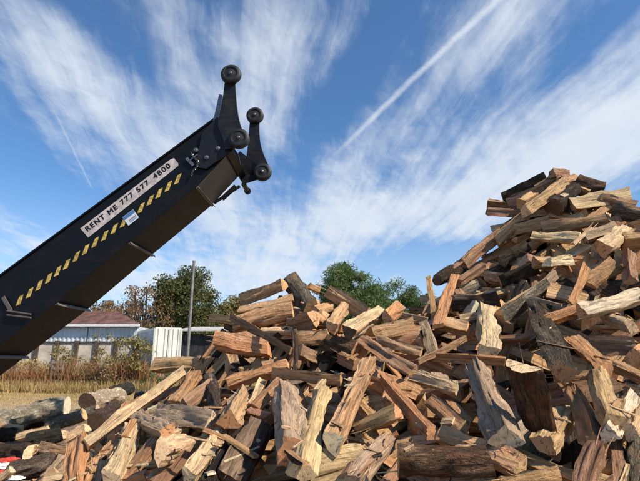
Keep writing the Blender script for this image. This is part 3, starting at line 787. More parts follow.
# dark bark rubble and wood dust that fills the inside of the heap
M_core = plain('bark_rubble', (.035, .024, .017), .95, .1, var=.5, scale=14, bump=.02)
cv, cf = [], []
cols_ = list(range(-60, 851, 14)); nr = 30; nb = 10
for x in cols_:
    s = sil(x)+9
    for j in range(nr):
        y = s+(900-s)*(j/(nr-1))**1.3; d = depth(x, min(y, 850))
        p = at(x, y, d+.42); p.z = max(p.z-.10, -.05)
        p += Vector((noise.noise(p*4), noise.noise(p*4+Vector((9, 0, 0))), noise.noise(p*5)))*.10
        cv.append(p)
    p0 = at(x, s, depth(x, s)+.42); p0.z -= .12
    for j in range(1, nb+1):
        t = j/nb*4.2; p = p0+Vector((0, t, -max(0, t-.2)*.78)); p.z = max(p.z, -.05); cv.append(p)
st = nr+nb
def rowi(c, j):   # j from back-foot (0) to front toe
    return c*st + (nr+nb-1-j if j < nb else j-nb)
for c in range(len(cols_)-1):
    for j in range(st-1): cf.append((rowi(c, j), rowi(c, j+1), rowi(c+1, j+1), rowi(c+1, j)))
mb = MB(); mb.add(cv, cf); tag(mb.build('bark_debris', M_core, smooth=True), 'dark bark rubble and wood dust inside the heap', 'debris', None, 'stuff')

# thin offcuts, slats and bark flakes that lie on top of the larger logs
off_ = []
for k in range(2600):
    if len(off_) >= 80: break
    x = rf.uniform(20, 660); y = rf.uniform(sil(x)+10, 500)
    loc, nrm, idx, _ = bvh.ray_cast(CAM, ray(x, y).normalized())
    if loc is None: continue
    if nrm.dot(CAM-loc) < 0: nrm = -nrm
    if nrm.z < .5: continue
    t = nrm.orthogonal().normalized(); t.rotate(Matrix.Rotation(rf.uniform(0, 6.28), 3, nrm)); t = (t+nrm*rf.uniform(-.08, .12)).normalized()
    if abs(t.z) > .45: continue
    L = rf.choice((.04, .06, .08, .12, .2)); w_ = rf.uniform(.005, .012) if rf.random() < .8 else rf.uniform(.016, .026)
    p = loc+nrm*w_*.25; bad = False
    for s_ in (-.4, .4):
        X, Y, _d = px(p+t*L*s_)
        if Y < sil(X)+4: bad = True
    if bad: continue
    M = frame(p-t*L/2, p+t*L/2, R(rf.uniform(-30, 30)), nrm)
    code = rf.choice('PPPPPhh'); seed = 20000+k*3
    wood, bark, en = log_mesh(L, w_*(1.6 if code in 'Ph' else 1), code, seed, 2, 6)
    rnd = random.Random(seed); tone = rf.choice(['salmon', 'orange', 'cream', 'pale', 'tan', 'brown']); bk = rf.choice(FB)
    built.append((M, wood, bark, en, (jit(TONE[tone], rnd), jit(BARKT[bk], rnd, .25), jit(TONE[tone], rnd)), tone, code, L, w_, 8)); off_.append(len(built)-1)
joined(off_, 'offcuts', 'thin slats, bark flakes and offcuts lying on the firewood heap')

# chips, splinters and bark flakes lying on the logs and on the ground near the heap
def chip_mesh(pts, name, label, mat, tints, smin, smax):
    V_, F_, LC, TI = [], [], [], []
    for p, n in pts:
        l = rf.uniform(smin, smax); wd = l*rf.uniform(.12, .35); th = wd*.3
        q = n.to_track_quat('Z', 'Y').to_matrix() @ Matrix.Rotation(rf.uniform(0, 6.3), 3, 'Z')
        o = len(V_)
        for sx, sy, sz in ((-1, -1, -1), (1, -.4, -1), (1, .3, -1), (-1, 1, -1), (-.9, -.7, 1), (.8, 0, 1), (-.8, .8, 1)):
            V_.append(tuple(p+q @ Vector((sx*l/2, sy*wd/2, sz*th/2)))); LC.append((sx*l/2+o*.01, sy*wd/2, sz*th/2))
        F_ += [tuple(k+o for k in t) for t in ((0, 3, 2, 1), (4, 5, 6), (0, 1, 5, 4), (1, 2, 5), (2, 3, 6, 5), (3, 0, 4, 6))]
        c = jit(TONE[rf.choice(tints)], rf, .25); TI += [(*c, 1)]*7
    me = bpy.data.meshes.new(name); me.from_pydata(V_, [], F_); me.materials.append(mat); set_attr(me, LC, TI)
    o = bpy.data.objects.new(name, me); C.objects.link(o); tag(o, label, 'chips', None, 'stuff')
pts = []
for k in range(5200):
    x = rf.uniform(-20, 700); y = rf.uniform(sil(x)+6, 560)
    loc, nrm, idx, _ = bvh.ray_cast(at(x, y, .3) if False else CAM, ray(x, y).normalized())
    if loc is not None and nrm.z > .55 and (loc-CAM).length > 2.0: pts.append((loc+nrm*.002, nrm))
chip_mesh(pts[:1500], 'wood_chips', 'loose splinters and bark flakes caught on the firewood heap', M_wood, ['pale', 'salmon', 'tan', 'brown', 'dark', 'orange'], .006, .026)

# ------------------------------------------------------------------ ground
def ground_fn(g, b):
    o = g.coord(); n = g.noise(o, .35, 6, .6); f = g.noise(o, 9, 6, .7); h = g.noise(g.vm('MULTIPLY', o, (.12, .6, 1)), 1, 4)
    c = g.mix(g.smooth(n, .4, .65), (.42, .30, .15), (.31, .23, .11))
    c = g.mix(g.smooth(h, .5, .65), c, (.46, .34, .19))
    c = g.mix(1.0, c, g.ramp(f, [(.3, .6), (.7, 1.3)]), 'MULTIPLY')
    # bare yard soil with sawdust round the heap
    x, y, _ = g.sep(o)[:3]
    c = g.mix(g.m('MULTIPLY', g.smooth(g.m('ADD', y, g.m('MULTIPLY', g.m('SUBTRACT', n, .5), 3)), 21, 19), .85), c, g.mix(g.smooth(f, .35, .65), (.36, .26, .16), (.50, .38, .25)))
    d = g.m('ADD', y, g.m('MULTIPLY', g.m('SUBTRACT', n, .5), 5))
    c = g.mix(g.smooth(d, 17.5, 15.5), c, g.mix(g.smooth(f, .4, .6), (.12, .082, .052), (.27, .19, .12)))
    g.put(b.inputs['Normal'], g.bump(f, .04, .8)); return c
M_ground = material('ground', ground_fn, .95, .1)
gv, gf = [], []
xs = [-1500, -400, -150, -80]+list(range(-50, 51, 2))+[80, 150, 400, 1500]; ys = [-300, -60, -20]+list(range(-10, 60, 2))+[80, 150, 400, 2500]
for y in ys:
    for x in xs:
        z = .07*noise.noise(Vector((x*.2, y*.25, 0))) if y > 4 else 0
        gv.append((x, y, z if abs(x) < 60 and y < 60 else 0))
nx = len(xs)
for j in range(len(ys)-1):
    for i in range(nx-1): gf.append((j*nx+i, j*nx+i+1, (j+1)*nx+i+1, (j+1)*nx+i))
mb = MB(); mb.add(gv, gf); tag(mb.build('ground', M_ground, smooth=True), 'yard ground of trodden soil turning to dry grass', None, None, 'structure')
def gz(x, y): return .07*noise.noise(Vector((x*.2, y*.25, 0))) if y > 4 else 0

# ------------------------------------------------------------------ unsplit logs lying on the yard, left of the heap
YARD = '''
-12 424 67 407 20 O tan p 0 pale | very long pale trunk with flaking bark lying along the edge of the yard
87 402 119 396 17 O cream p -.35 dark | pale barked round log with a dark weathered end, beside the dry grass
48 428 84 414 12 O grey g 0 tan | grey log lying across behind the small pale disc of wood
96 421 112 410 15 O brown d -.3 dark | short log showing a dark end, beside the very long rail
27 441 62 434 14 O dark k -.1 cream | dark barked log with small cream sawn end, below the pale disc
62 436 70 437 10 V cream b -.2 cream | short cream split piece beside the dark barked log
0 452 32 454 17 O brown d .2 cream | dark round log with an oval cream end turned to the sun
17 438 49 430 9 V cream b 0 cream | flat cream topped split log behind the oval ended log
-6 436 19 434 12 O dark k 0 dark | blackish log at the picture's edge with a grey glint
10 472 54 462 19 O brown b -.1 dark | thick rough brown log with dark pointed end in front of the oval ended log
45 480 68 456 15 F grey b -.1 cream | split log with grey side tilted toward the upright post
35 449 58 456 11 Q dark b -.1 cream | dark block with a pale end between the oval ended log and the post
-4 449 5 453 12 O orange r 0 orange | reddish round log end at the picture's edge
68 440 87 429 11 V cream b 0 cream | cream split piece behind the top of the upright post
112 394 129 388 13 O dark k -.2 dark | black log beside the pale barked round log
124 385 146 376 15 O dark k -.2 dark | black charred looking log next to the long rail's upper end
104 410 117 404 10 O brown b -.2 brown | small brown log end under the black log
20 426 47 420 9 O brown b 0 tan | slim brown log lying under the very long trunk
-8 428 22 430 9 V brown d 0 tan | brown split log beneath the very long trunk's near end
28 458 40 447 8 V cream b 0 cream | short cream piece leaning on the oval ended log
128 375 150 368 12 O tan g 0 tan | tan log half hidden behind the black charred looking log
84 415 98 409 9 O grey g 0 grey | small grey log behind the dark ended short log
0 480 12 470 10 V cream b 0 cream | pale split piece lying over the red and white bag
30 490 52 480 13 O brown b 0 tan | brown log at the bottom edge near the red and white bag
'''
for i, ln in enumerate(YARD.strip().splitlines()):
    left, label = ln.split('|'); t = left.split(); x1, y1, x2, y2, wpx = map(float, t[:5]); code, tone, bk = t[5], t[6], t[7]; dd = float(t[8]); en = t[9]
    ym = max(y1, y2)+wpx*.3
    # the farther rows lie on the ground, the nearer ones on a low bed of other wood
    d0 = (CAM-ground((x1+x2)/2, ym+2)).length/ray((x1+x2)/2, ym).length
    k = max(0, min(1, (470-ym)/55)); d0 = d0*k+(d0*.80)*(1-k)
    dA = d0*(1+dd*.12); dB = d0*(1-dd*.12)
    a, b = at(x1, y1, dA), at(x2, y2, dB); w_ = wpx*d0/F
    r0 = w_*.5
    make_log(a, b, w_, code, 20 if code != 'O' else 0, tone, bk, 700+i*5, label, name='log', cat='log', near=3.5, ends=en, group='logs lying loose on the yard')
# low bed of scattered wood between them
V0 = len(built); bed = []
rf2 = random.Random(5)
for k in range(300):
    x = rf2.uniform(-160, 150); y = rf2.uniform(418, 640)
    if x > 40+ (y-420)*-.1 and y < 420: continue
    p = ground(x, y, .06)
    base = .05+max(0, (8.5-p.y))*.075 + max(0, (p.x+2.2))*.10
    p = ground(x, y, min(base, .7))
    L = rf2.uniform(.36, .5); ang = rf2.uniform(0, math.pi); t = Vector((math.cos(ang), math.sin(ang), rf2.uniform(-.15, .15)))
    a, b = p-t*L/2, p+t*L/2
    code = rf2.choice('OOVFBOQ'); w_ = rf2.uniform(.09, .2) if code == 'O' else rf2.uniform(.08, .14)
    rnd = random.Random(9000+k); tone, bk = rf2.choice(FT+['cream']*4), rf2.choice(FB+list('ppkk'))
    seed = 4000+k*3; M = frame(a, b, rf2.uniform(-1, 1), Vector((rf2.uniform(-.5, .5), -.5, 1)))
    wood, bark, en = log_mesh(L, w_, code, seed, 3, 6)
    built.append((M, wood, bark, en, (jit(TONE[tone], rnd), jit(BARKT[bk], rnd, .3), jit(TONE[rf2.choice(['cream', 'tan', 'pale', 'brown'])], rnd)), tone, code, L, w_, 9)); bed.append(len(built)-1)
joined(bed, 'scattered_firewood', 'low bed of scattered short logs between the larger logs on the yard')
# ------------------------------------------------------------------ conveyor boom
def steel_fn(col, dirt):
    def fn(g, b):
        o = g.coord(); n = g.noise(o, 3.5, 6, .7); f = g.noise(o, 40, 5, .7); s = g.noise(g.vm('MULTIPLY', o, (2, 2, 14)), 1, 4)
        c = g.mix(g.m('MULTIPLY', g.smooth(n, .48, .72), dirt), col, (.10, .078, .055))
        c = g.mix(g.m('MULTIPLY', g.smooth(s, .58, .70), dirt*.5), c, (.16, .13, .10))
        g.put(b.inputs['Roughness'], g.m('ADD', g.m('MULTIPLY', n, .4), .25))
        g.put(b.inputs['Normal'], g.bump(g.m('ADD', f, g.m('MULTIPLY', n, 2)), .0015, .6)); return c
    return fn
M_navy = material('black_blue_paint', steel_fn((.004, .0045, .0065), .06), .5, .22)
M_belly = material('dusty_black_paint', steel_fn((.009, .008, .0085), .15), .8, .2)
M_dust = material('rusty_dusty_steel', steel_fn((.105, .09, .085), .4), .75, .25)
M_cross = material('worn_grey_steel', steel_fn((.17, .15, .135), .5), .7, .3)
M_black = material('black_steel', steel_fn((.009, .009, .011), .15), .5, .3)
M_rub = plain('roller_rubber', (.022, .022, .024), .55, .35, var=.4, scale=12, bump=.002)
M_galv = plain('bare_steel', (.20, .20, .21), .4, .5, .7, var=.3, scale=18)
M_yel = plain('yellow_tape', (.55, .39, .10), .6, .3, var=.5, scale=26)
M_white = plain('white_decal', (.52, .46, .44), .6, .3, var=.28, scale=11)
M_ink = plain('black_ink', (.012, .012, .015), .5, .3)
M_blue = plain('blue_decal', (.08, .19, .42), .5, .35, var=.1)
M_paper = plain('label_paper', (.62, .66, .68), .5, .3, var=.06)

BE, BA = R(40.0), R(-3.0)
bu = Vector((math.cos(BE)*math.cos(BA), math.cos(BE)*math.sin(BA), math.sin(BE)))      # along the boom, upward
bw = Vector((-math.sin(BA), math.cos(BA), 0))                                          # across, away from the camera
bv = bw.cross(bu)*-1
if bv.z < 0: bv = -bv
B0 = at(129, 242, 7.4)
W = .92
def bp(x, y, w_=0.0):
    r = ray(x, y); o = B0+bw*w_
    return CAM+r*((o-CAM).dot(bw)/r.dot(bw))
conv = empty('conveyor', bp(0, 360)*1.0)
tag(conv, 'black conveyor boom with yellow striped side, rising over the yard to paired roller arms', 'conveyor')
def plate(poly, w0, th, name, mat, bevel=.004):
    """flat plate cut to an outline in the boom's own side plane at distance w0 across the boom"""
    ps = [bp(x, y, 0) + bw*w0 for x, y in poly]
    mb = MB(); mb.prism(ps, bw*th); return mb.build(name, mat, conv, bevel)
side = [(-150, 384.5), (217, 116), (227, 132), (231, 152), (226, 155), (197, 186), (129, 242), (56, 303), (0, 345), (-150, 457.5)]
plate(side, 0, .02, 'side_panel', M_navy)
plate(side, W-.02, .02, 'side_panel', M_navy)
# lips folded along top and bottom of the near panel
def on(x, y, w_): return bp(x, y)+bw*w_
mb = MB(); mb.bar(on(-150, 386, -.012), on(216, 118, -.012), .03, .03, bv); mb.build('top_lip', M_navy, conv, .003)
mb = MB(); mb.bar(on(-150, 457.5, -.015), on(0, 345, -.015), .035, .03, bv); mb.bar(on(0, 345, -.015), on(56, 303, -.015), .035, .03, bv); mb.bar(on(56, 303, -.015), on(129, 242, -.015), .035, .03, bv); mb.bar(on(129, 242, -.015), on(197, 186, -.015), .035, .03, bv); mb.build('bottom_lip', M_navy, conv, .003)
# underside plates between the cross members, each a panel of its own
marks = [(-150, 457.5), (-14, 355.5), (56, 303), (129, 242), (196.5, 186.5), (226, 155.5)]
for i, (a, b) in enumerate(zip(marks, marks[1:])):
    p, q = on(*a, .015), on(*b, .015); n = bv*.012
    g1 = (q-p).normalized()*.01
    mb = MB(); mb.prism([p+g1, q-g1, q-g1+bw*(W-.03), p+g1+bw*(W-.03)], n); mb.build('underside_panel', M_belly if i < 4 else M_dust, conv, .003)
for a in marks[1:5]:
    p = on(*a, -.01); u_ = bu
    mb = MB(); mb.bar(p-bv*.02, p-bv*.02+bw*(W+.02), .05, .012, bv); mb.bar(p-bv*.045+bu*.02, p-bv*.045+bw*(W+.02)+bu*.02, .012, .05, bv); mb.build('cross_member', M_cross, conv, .002)
# belt on top between the panels with its cleats
tp = [on(-150, 440, .03), on(205, 150, .03)]
mb = MB(); mb.prism([tp[0], tp[1], tp[1]+bw*(W-.06), tp[0]+bw*(W-.06)], bv*.015); mb.build('belt', M_rub, conv)
# tip plate: bright edged flange standing above the nose
plate([(213.5, 122), (219.5, 95), (222.5, 95.5), (220, 113), (217.5, 121), (228.5, 133.5), (226.5, 136)], -.03, .05, 'nose_flange', M_galv, .003)
plate([(203, 134), (218, 118), (236, 136), (238, 147), (226, 156), (207, 170), (196, 168)], -.05, .03, 'bearing_plate', M_black)
# roller arms
def curve_pts(pts, n=8):
    out = []
    P_ = [Vector((*p, 0)) for p in pts]
    for i in range(len(P_)-1):
        p0, p1, p2, p3 = P_[max(i-1, 0)], P_[i], P_[i+1], P_[min(i+2, len(P_)-1)]
        for k in range(n):
            t = k/n; q = .5*((2*p1)+(p2-p0)*t+(2*p0-5*p1+4*p2-p3)*t*t+(3*p1-p0-3*p2+p3)*t**3); out.append((q.x, q.y))
    out.append(pts[-1]); return out
right_edge = curve_pts([(236.5, 76), (237, 92), (238.5, 110), (241.5, 126), (247, 141)], 5)
left_edge = curve_pts([(227, 152), (224, 140), (219.5, 128), (222, 112), (225, 95), (227, 76)], 5)
arm1 = right_edge+[(244, 147), (236, 150)]+left_edge
def far(poly, dx=23.0, dy=37.0):
    return poly
plate(arm1, -.10, .025, 'roller_arm', M_black)
# far arm: outline measured where it stands, on the far side of the boom
FW = W+.10
def fplate(poly, name, mat, th=.025):
    ps = [bp(x, y, FW) for x, y in poly]; mb = MB(); mb.prism(ps, bw*th); return mb.build(name, mat, conv, .004)
re2 = curve_pts([(259.5, 117), (259.5, 132), (261, 145), (265, 157), (270, 168)], 5)
le2 = curve_pts([(258, 178), (250, 175), (243, 168), (246, 158), (248, 143), (250, 118)], 5)
fplate(re2+[(268, 175)]+le2, 'roller_arm', M_black)
fplate([(231, 160), (240, 151), (252, 160), (262, 166), (262, 178), (252, 181), (243, 184), (238, 176)], 'bearing_plate', M_black)
def roller(x, y, rpx, far_=False, name='roller'):
    w0 = FW if far_ else -.10
    c = bp(x, y, FW) if far_ else bp(x, y, -.10)
    d = (c-CAM).y*CP+(c-CAM).z*SP; r = rpx*d/F
    th = .10; s = -1 if not far_ else -1
    c0 = c-bw*.075 if not far_ else c-bw*.06
    pr = [(0, r*.30), (.004, r*.34), (.004, r*.62), (-.008, r*.66), (-.008, r*.80), (.002, r*.90), (.014, r*.985), (.03, r), (th-.03, r), (th-.014, r*.985), (th, r*.86)]
    mb = MB(); mb.lathe(c0, bw, pr, 32); o = mb.build(name, M_rub, conv, smooth=True)
    h = MB(); h.lathe(c0-bw*.022, bw, [(0, r*.10), (.006, r*.15), (.024, r*.16), (.03, r*.26)], 12)
    hb = h.build('hub', M_galv, o, smooth=True)
    return o
roller(231.5, 75.5, 10.2); roller(239.5, 139.5, 10.4); roller(255.2, 116, 8.6, True); roller(262.8, 172.5, 9.0, True)
# cross tube joining the arms, nose shaft and its bearing
mb = MB(); a_ = bp(236, 160, .0); mb.bar(bp(228, 150, -.05), bp(228, 150, -.05)+bw*(W+.15), .13, .10, bv); mb.build('cross_tube', M_navy, conv, .008)
mb = MB(); c_ = bp(214, 158, .02); mb.tube([c_, c_+bw*(W-.04)], .11, 20); mb.build('head_drum', M_rub, conv, smooth=True)
m1 = bp(244, 184.5, W+.05); mb = MB(); mb.tube([m1-bw*.02, m1+bw*.30], .045, 14); mb.tube([m1+bw*.30, m1+bw*.36], .062, 14); mb.build('drive_motor', M_black, conv, smooth=True)
mb = MB(); mb.bar(bp(214, 203, W), bp(240, 186, W), .035, .05, bv); mb.bar(bp(222, 199, W), bp(236, 186, W), .02, .09, bv); mb.build('motor_bracket', M_black, conv, .003)
# bolts, bracket and hanging chain
for (x, y) in ((206.8, 157.3), (218.3, 148.3), (196, 150)):
    c_ = bp(x, y, -.06); mb = MB(); mb.lathe(c_-bw*.02, bw, [(0, .018), (.005, .026), (.012, .026), (.012, .038), (.03, .038)], 10); mb.build('bolt', M_galv, conv, smooth=True)
mb = MB(); mb.bar(bp(186.5, 158, -.03), bp(193.5, 165.5, -.03), .05, .016, bw); mb.bar(bp(188, 162, -.03), bp(198, 154, -.03), .025, .016, bw); mb.build('latch', M_galv, conv, .002)
cx_ = [(196.5, 149), (192.5, 151.5), (193, 156.5), (197.5, 160.5), (197, 166.5), (193, 171), (191.5, 176)]
mb = MB()
cp_ = curve_pts(cx_, 4)
for k, (p, q) in enumerate(zip(cp_, cp_[1:])):
    a_, b_ = bp(*p, -.05), bp(*q, -.05); dv = (b_-a_).normalized(); sdv = (bw if k % 2 else dv.cross(bw)).normalized()*.013; m_ = (a_+b_)/2; l_ = (b_-a_)*.62
    mb.tube([m_-l_+sdv*0, m_-l_*.6+sdv, m_+l_*.6+sdv, m_+l_, m_+l_*.6-sdv, m_-l_*.6-sdv, m_-l_], .0055, 5)
tag(mb.build('chain', M_galv, conv, smooth=True), 'short steel chain hanging by the latch')
mb = MB(); mb.bar(bp(3, 297, -.03), bp(11, 311, -.03), .06, .012, bw); mb.build('hinge_strap', M_dust, conv, .002)
for dy_ in (0, 4.2):
    mb = MB(); mb.tube([bp(7, 311+dy_, -.05), bp(31, 314.5+dy_*.8, -.05)], .014, 8); mb.build('rod', M_dust, conv, smooth=True)
# decals -------------------------------------------------------------------
def decal(poly, off, name, mat, parent=None, th=.003):
    ps = [bp(x, y)+bw*off for x, y in poly]; mb = MB(); mb.prism(ps, bw*th); return mb.build(name, mat, parent or conv)
SC = [(20, 301), (30, 293.5), (39.5, 286), (49, 279), (58, 272), (67, 265), (76.5, 257.5), (86, 250.3), (95.5, 243), (105, 236.5), (114.5, 229.5), (123.8, 223)]
SC += [(141.3, 208.6), (150.5, 201), (159.3, 194), (168.6, 187), (178, 179.7)]
for x, y in SC:
    s = 1.0
    decal([(x-4.0, y+5.0), (x-.3, y-4.3), (x+3.7, y-6.5), (x+.5, y+3.1)], -.006, 'stripe', M_yel)
band = decal([(80.5, 228.5), (170.5, 159.6), (174.2, 158.2), (178.4, 163.5), (178.2, 166), (88.5, 237.5)], -.006, 'sign_band', M_white)
tag(band, 'long whitish sign band with black lettering')
stk = decal([(122.6, 217.6), (133.4, 209.3), (139.2, 217.6), (128.8, 225.8)], -.011, 'sticker', M_paper)
decal([(122.9, 217.6), (133.4, 209.6), (135.4, 212.4), (125.0, 220.3)], -.0135, 'sticker_header', M_blue, stk, .002)
for k in range(3):
    decal([(129.5+k*.5, 220.2+k*1.1), (136.2+k*.4, 214.9+k*1.1), (136.4+k*.4, 215.4+k*1.1), (129.7+k*.5, 220.7+k*1.1)], -.0135, 'sticker_line', M_blue if k else M_ink, stk, .002)
def text(body, x0, y0, x1, y1, hpx, parent):
    a_, b_ = bp(x0, y0), bp(x1, y1); L = (b_-a_).length; X = (b_-a_).normalized(); Z = -bw; Y = Z.cross(X)
    cu = bpy.data.curves.new('lettering', 'FONT'); cu.body = body; cu.size = 1; cu.offset = 0; cu.space_character = 1.22; cu.space_word = 1.15
    o = bpy.data.objects.new('lettering', cu); C.objects.link(o); bpy.context.view_layer.update()
    me = bpy.data.meshes.new_from_object(o.evaluated_get(bpy.context.evaluated_depsgraph_get())); bpy.data.objects.remove(o)
    co = np.array([v.co for v in me.vertices]); lo, hi = co.min(0), co.max(0)
    dd_ = (a_-CAM).y*CP+(a_-CAM).z*SP; hgt = hpx*dd_/F; sx = L/(hi[0]-lo[0]); sy = hgt/(hi[1]-lo[1])
    for v in me.vertices: v.co = a_ + X*((v.co.x-lo[0])*sx) + Y*((v.co.y-lo[1])*sy) - bw*.0065 - OFF_
    vs_ = [v.co.copy() for v in me.vertices]; fs_ = [tuple(q.vertices) for q in me.polygons]; V_, F_ = [], []
    for k_, (ex, ey) in enumerate(((0, 0), (.006, .002), (-.006, -.002), (.002, .006), (-.002, -.006))):
        o_ = len(V_); V_ += [q+X*ex+Y*ey-bw*.0004*k_ for q in vs_]; F_ += [tuple(i+o_ for i in t) for t in fs_]
    me = bpy.data.meshes.new('lettering'); me.from_pydata(V_, [], F_)
    me.materials.append(M_ink); o = bpy.data.objects.new('lettering', me); C.objects.link(o); o.parent = parent
    return o
OFF_ = Vector(conv.location)
text('RENT ME', 88.0, 231.6, 118.2, 208.4, 5.3, band)
text('777 577', 122.6, 204.9, 150.0, 183.6, 5.1, band)
text('4800', 155.2, 179.4, 171.2, 166.8, 5.4, band)
# wheeled undercarriage below, out of the picture, so that the boom stands on something
foot = bp(-150, 440, W/2)
mb = MB(); pf = Vector((foot.x, foot.y, 0))
for s_ in (-.5, .5):
    q = foot+bw*s_*W; mb.bar(q-bv*.1, Vector((q.x-.2, q.y, .0)), .08, .08, bw)
mb.build('support_leg', M_black, conv, .005)

# ------------------------------------------------------------------ steel pole
pb = onY(187.2, 362, 13.5); pt = onY(194.2, 262, 13.5)
M_pole = plain('grey_pole', (.22, .21, .20), .6, .4, .3, var=.2, scale=8)
pole = empty('pole', (pb.x, pb.y, 0)); tag(pole, 'plain grey steel pole standing behind the heap', 'pole')
mb = MB(); mb.tube([(pb.x, pb.y, -.1), (pb.x+.0, pb.y, pt.z)], [.045, .038], 12); mb.build('shaft', M_pole, pole, smooth=True)
mb = MB(); mb.lathe((pb.x, pb.y, pt.z), (0, 0, 1), [(0, .05), (.02, .05), (.035, .02)], 12); mb.build('cap', M_pole, pole, smooth=True)

# ------------------------------------------------------------------ red and white plastic bag at the yard's edge
M_red = plain('red_plastic', (.60, .06, .03), .45, .5, var=.15, scale=10); M_wp = plain('white_plastic', (.78, .78, .76), .5, .5, var=.08, scale=10)
bgc = at(6, 468, 5.4); bag = empty('plastic_bag', bgc); tag(bag, 'crumpled red and white plastic bag among the yard logs', 'bag')
def crumple(name, mat, c, s, seed):
    bm = bmesh.new(); bmesh.ops.create_icosphere(bm, subdivisions=4, radius=1)
    for v in bm.verts:
        n = v.co.normalized(); k = 1+.35*noise.noise(n*2.2+Vector((seed, 0, 0)))+.16*abs(noise.noise(n*6+Vector((seed, 3, 0))))
        v.co = Vector((n.x*s[0]*k, n.y*s[1]*k, n.z*s[2]*k))+c-bgc
    me = bpy.data.meshes.new(name); bm.to_mesh(me); bm.free(); me.materials.append(mat)
    o = bpy.data.objects.new(name, me); C.objects.link(o); o.parent = bag
crumple('red_top', M_red, at(8, 461, 5.45), (.13, .10, .035), 1); crumple('white_band', M_wp, at(5, 466, 5.35), (.16, .12, .035), 2)
crumple('red_side', M_red, at(2, 475, 5.2), (.10, .1, .05), 3); crumple('white_corner', M_wp, at(14, 478, 5.15), (.10, .08, .025), 4)
# ------------------------------------------------------------------ long shed behind the brush
M_corr = plain('white_sheet_metal', (.56, .60, .62), .55, .4, .1, var=.12, scale=1.3)
M_roof = plain('rust_red_roof', (.14, .075, .06), .85, .15, var=.35, scale=2)
M_conc = plain('pale_concrete', (.58, .50, .40), .9, .15, var=.22, scale=1.2, bump=.01)
M_post = plain('dark_post', (.09, .07, .055), .85, .2, var=.3)
M_trim = plain('white_trim', (.70, .69, .66), .6, .3, var=.1)
SY = 33.0
sh = empty('shed', (-16, SY, 0)); tag(sh, 'long low shed of pale ribbed sheet metal with a rust red roof', 'shed')
xr = onY(137, 330, SY).x; xl = -46.0; ze = onY(100, 325.5, SY).z; zt = onY(100, 353, SY).z-.3; zr = onY(100, 312.5, SY+2.4).z
def ribbed(x0, x1, z0, z1, Y, name, parent, mat, pitch=.3, dep=.045, along='x', xfix=0):
    mb = MB(); n = int(abs(x1-x0)/pitch); v = []
    for i in range(n+1):
        x = x0+(x1-x0)*i/n
        for dxx, dd in ((0, 0), (.35*pitch, 0), (.5*pitch, dep), (.85*pitch, dep)):
            xx = x+dxx*(1 if x1 > x0 else -1)
            for z in (z0, z1): v.append((xx, Y-dd, z) if along == 'x' else (xfix-dd, xx, z))
    m = len(v)//2; mb.add(v, [(2*i, 2*i+2, 2*i+3, 2*i+1) for i in range(m-1)]); return mb.build(name, mat, parent)
npan = 10
for i in range(npan):
    a_ = xl+(xr-xl)*i/npan; b_ = xl+(xr-xl)*(i+1)/npan
    ribbed(a_, b_-.32, .1, ze, SY, 'wall_panel', sh, M_corr)
mb = MB(); mb.box(((xl+xr)/2, SY+.12+1.2, ze/2+.1), (xr-xl-.1, 2.4, ze-.3)); mb.build('wall', M_corr, sh)
mb = MB(); yr = SY+2.4; xg = onY(118, 316, yr).x
mb.prism([Vector((xl, SY-.35, ze)), Vector((xr+.3, SY-.35, ze)), Vector((xg, yr, zr)), Vector((xl, yr, zr))], Vector((0, 0, .08)))
mb.prism([Vector((xr+.3, SY-.35, ze)), Vector((xr+.3-.9, SY+2.5, ze)), Vector((xg, yr, zr))], Vector((0, 0, .08)))
mb.box(((xl+xg)/2, yr+.1, (ze+zr)/2), (xg-xl, .1, zr-ze)); rf_ = mb.build('roof', M_roof, sh)
for i in range(24):
    x = xg-.3-i*.9; mb = MB(); mb.bar((x, SY-.36, ze+.1), (x-.0, yr, zr+.1), .05, .04); mb.build('rib', M_roof, rf_)
mb = MB(); mb.bar((xl, SY-.4, ze-.02), (xr+.3, SY-.4, ze-.02), .12, .2); mb.build('gutter', M_trim, sh, .02)

# concrete bay wall in front with dark posts
wl = empty('bay_wall', (-14, 31, 0)); tag(wl, 'row of pale wall panels between dark posts in front of the shed', 'wall')
YW = 30.5; topz = onY(90, 341, YW).z
xs_ = [onY(x, 350, YW).x for x in [-60, -22, -2, 18, 37.5, 57.5, 77, 97, 116.5, 136]]
for i, (a_, b_) in enumerate(zip(xs_, xs_[1:])):
    mb = MB(); mb.box(((a_+b_)/2, YW, topz/2-.12), (b_-a_-.16, .18, topz-.1)); mb.build('panel', M_conc, wl, .02)
    mb = MB(); mb.box(((a_+b_)/2, YW-.05, topz-.1), (b_-a_-.1, .22, .12)); mb.build('beam', M_post, wl, .01)
for a_ in xs_:
    mb = MB(); mb.box((a_, YW-.06, topz/2), (.28, .3, topz)); mb.build('post', M_post, wl, .02)

# small crate standing in the brush
M_pal = plain('weathered_board', (.24, .20, .16), .9, .1, var=.3, scale=4)
cr = empty('crate', onY(56, 380, 26.8)*1.0); cr.location.z = 0; tag(cr, 'narrow weathered wooden frame standing in the tall dry brush', 'crate')
c0 = Vector(cr.location)
for s_ in (-.28, .28):
    for yy in (0, .5):
        mb = MB(); mb.box(c0+Vector((s_, yy, .85)), (.09, .09, 1.7)); mb.build('upright', M_pal, cr, .008)
for k in range(5):
    mb = MB(); mb.box(c0+Vector((0, -.06, .3+k*.32)), (.66, .03, .12)); mb.build('slat', M_pal, cr, .005)

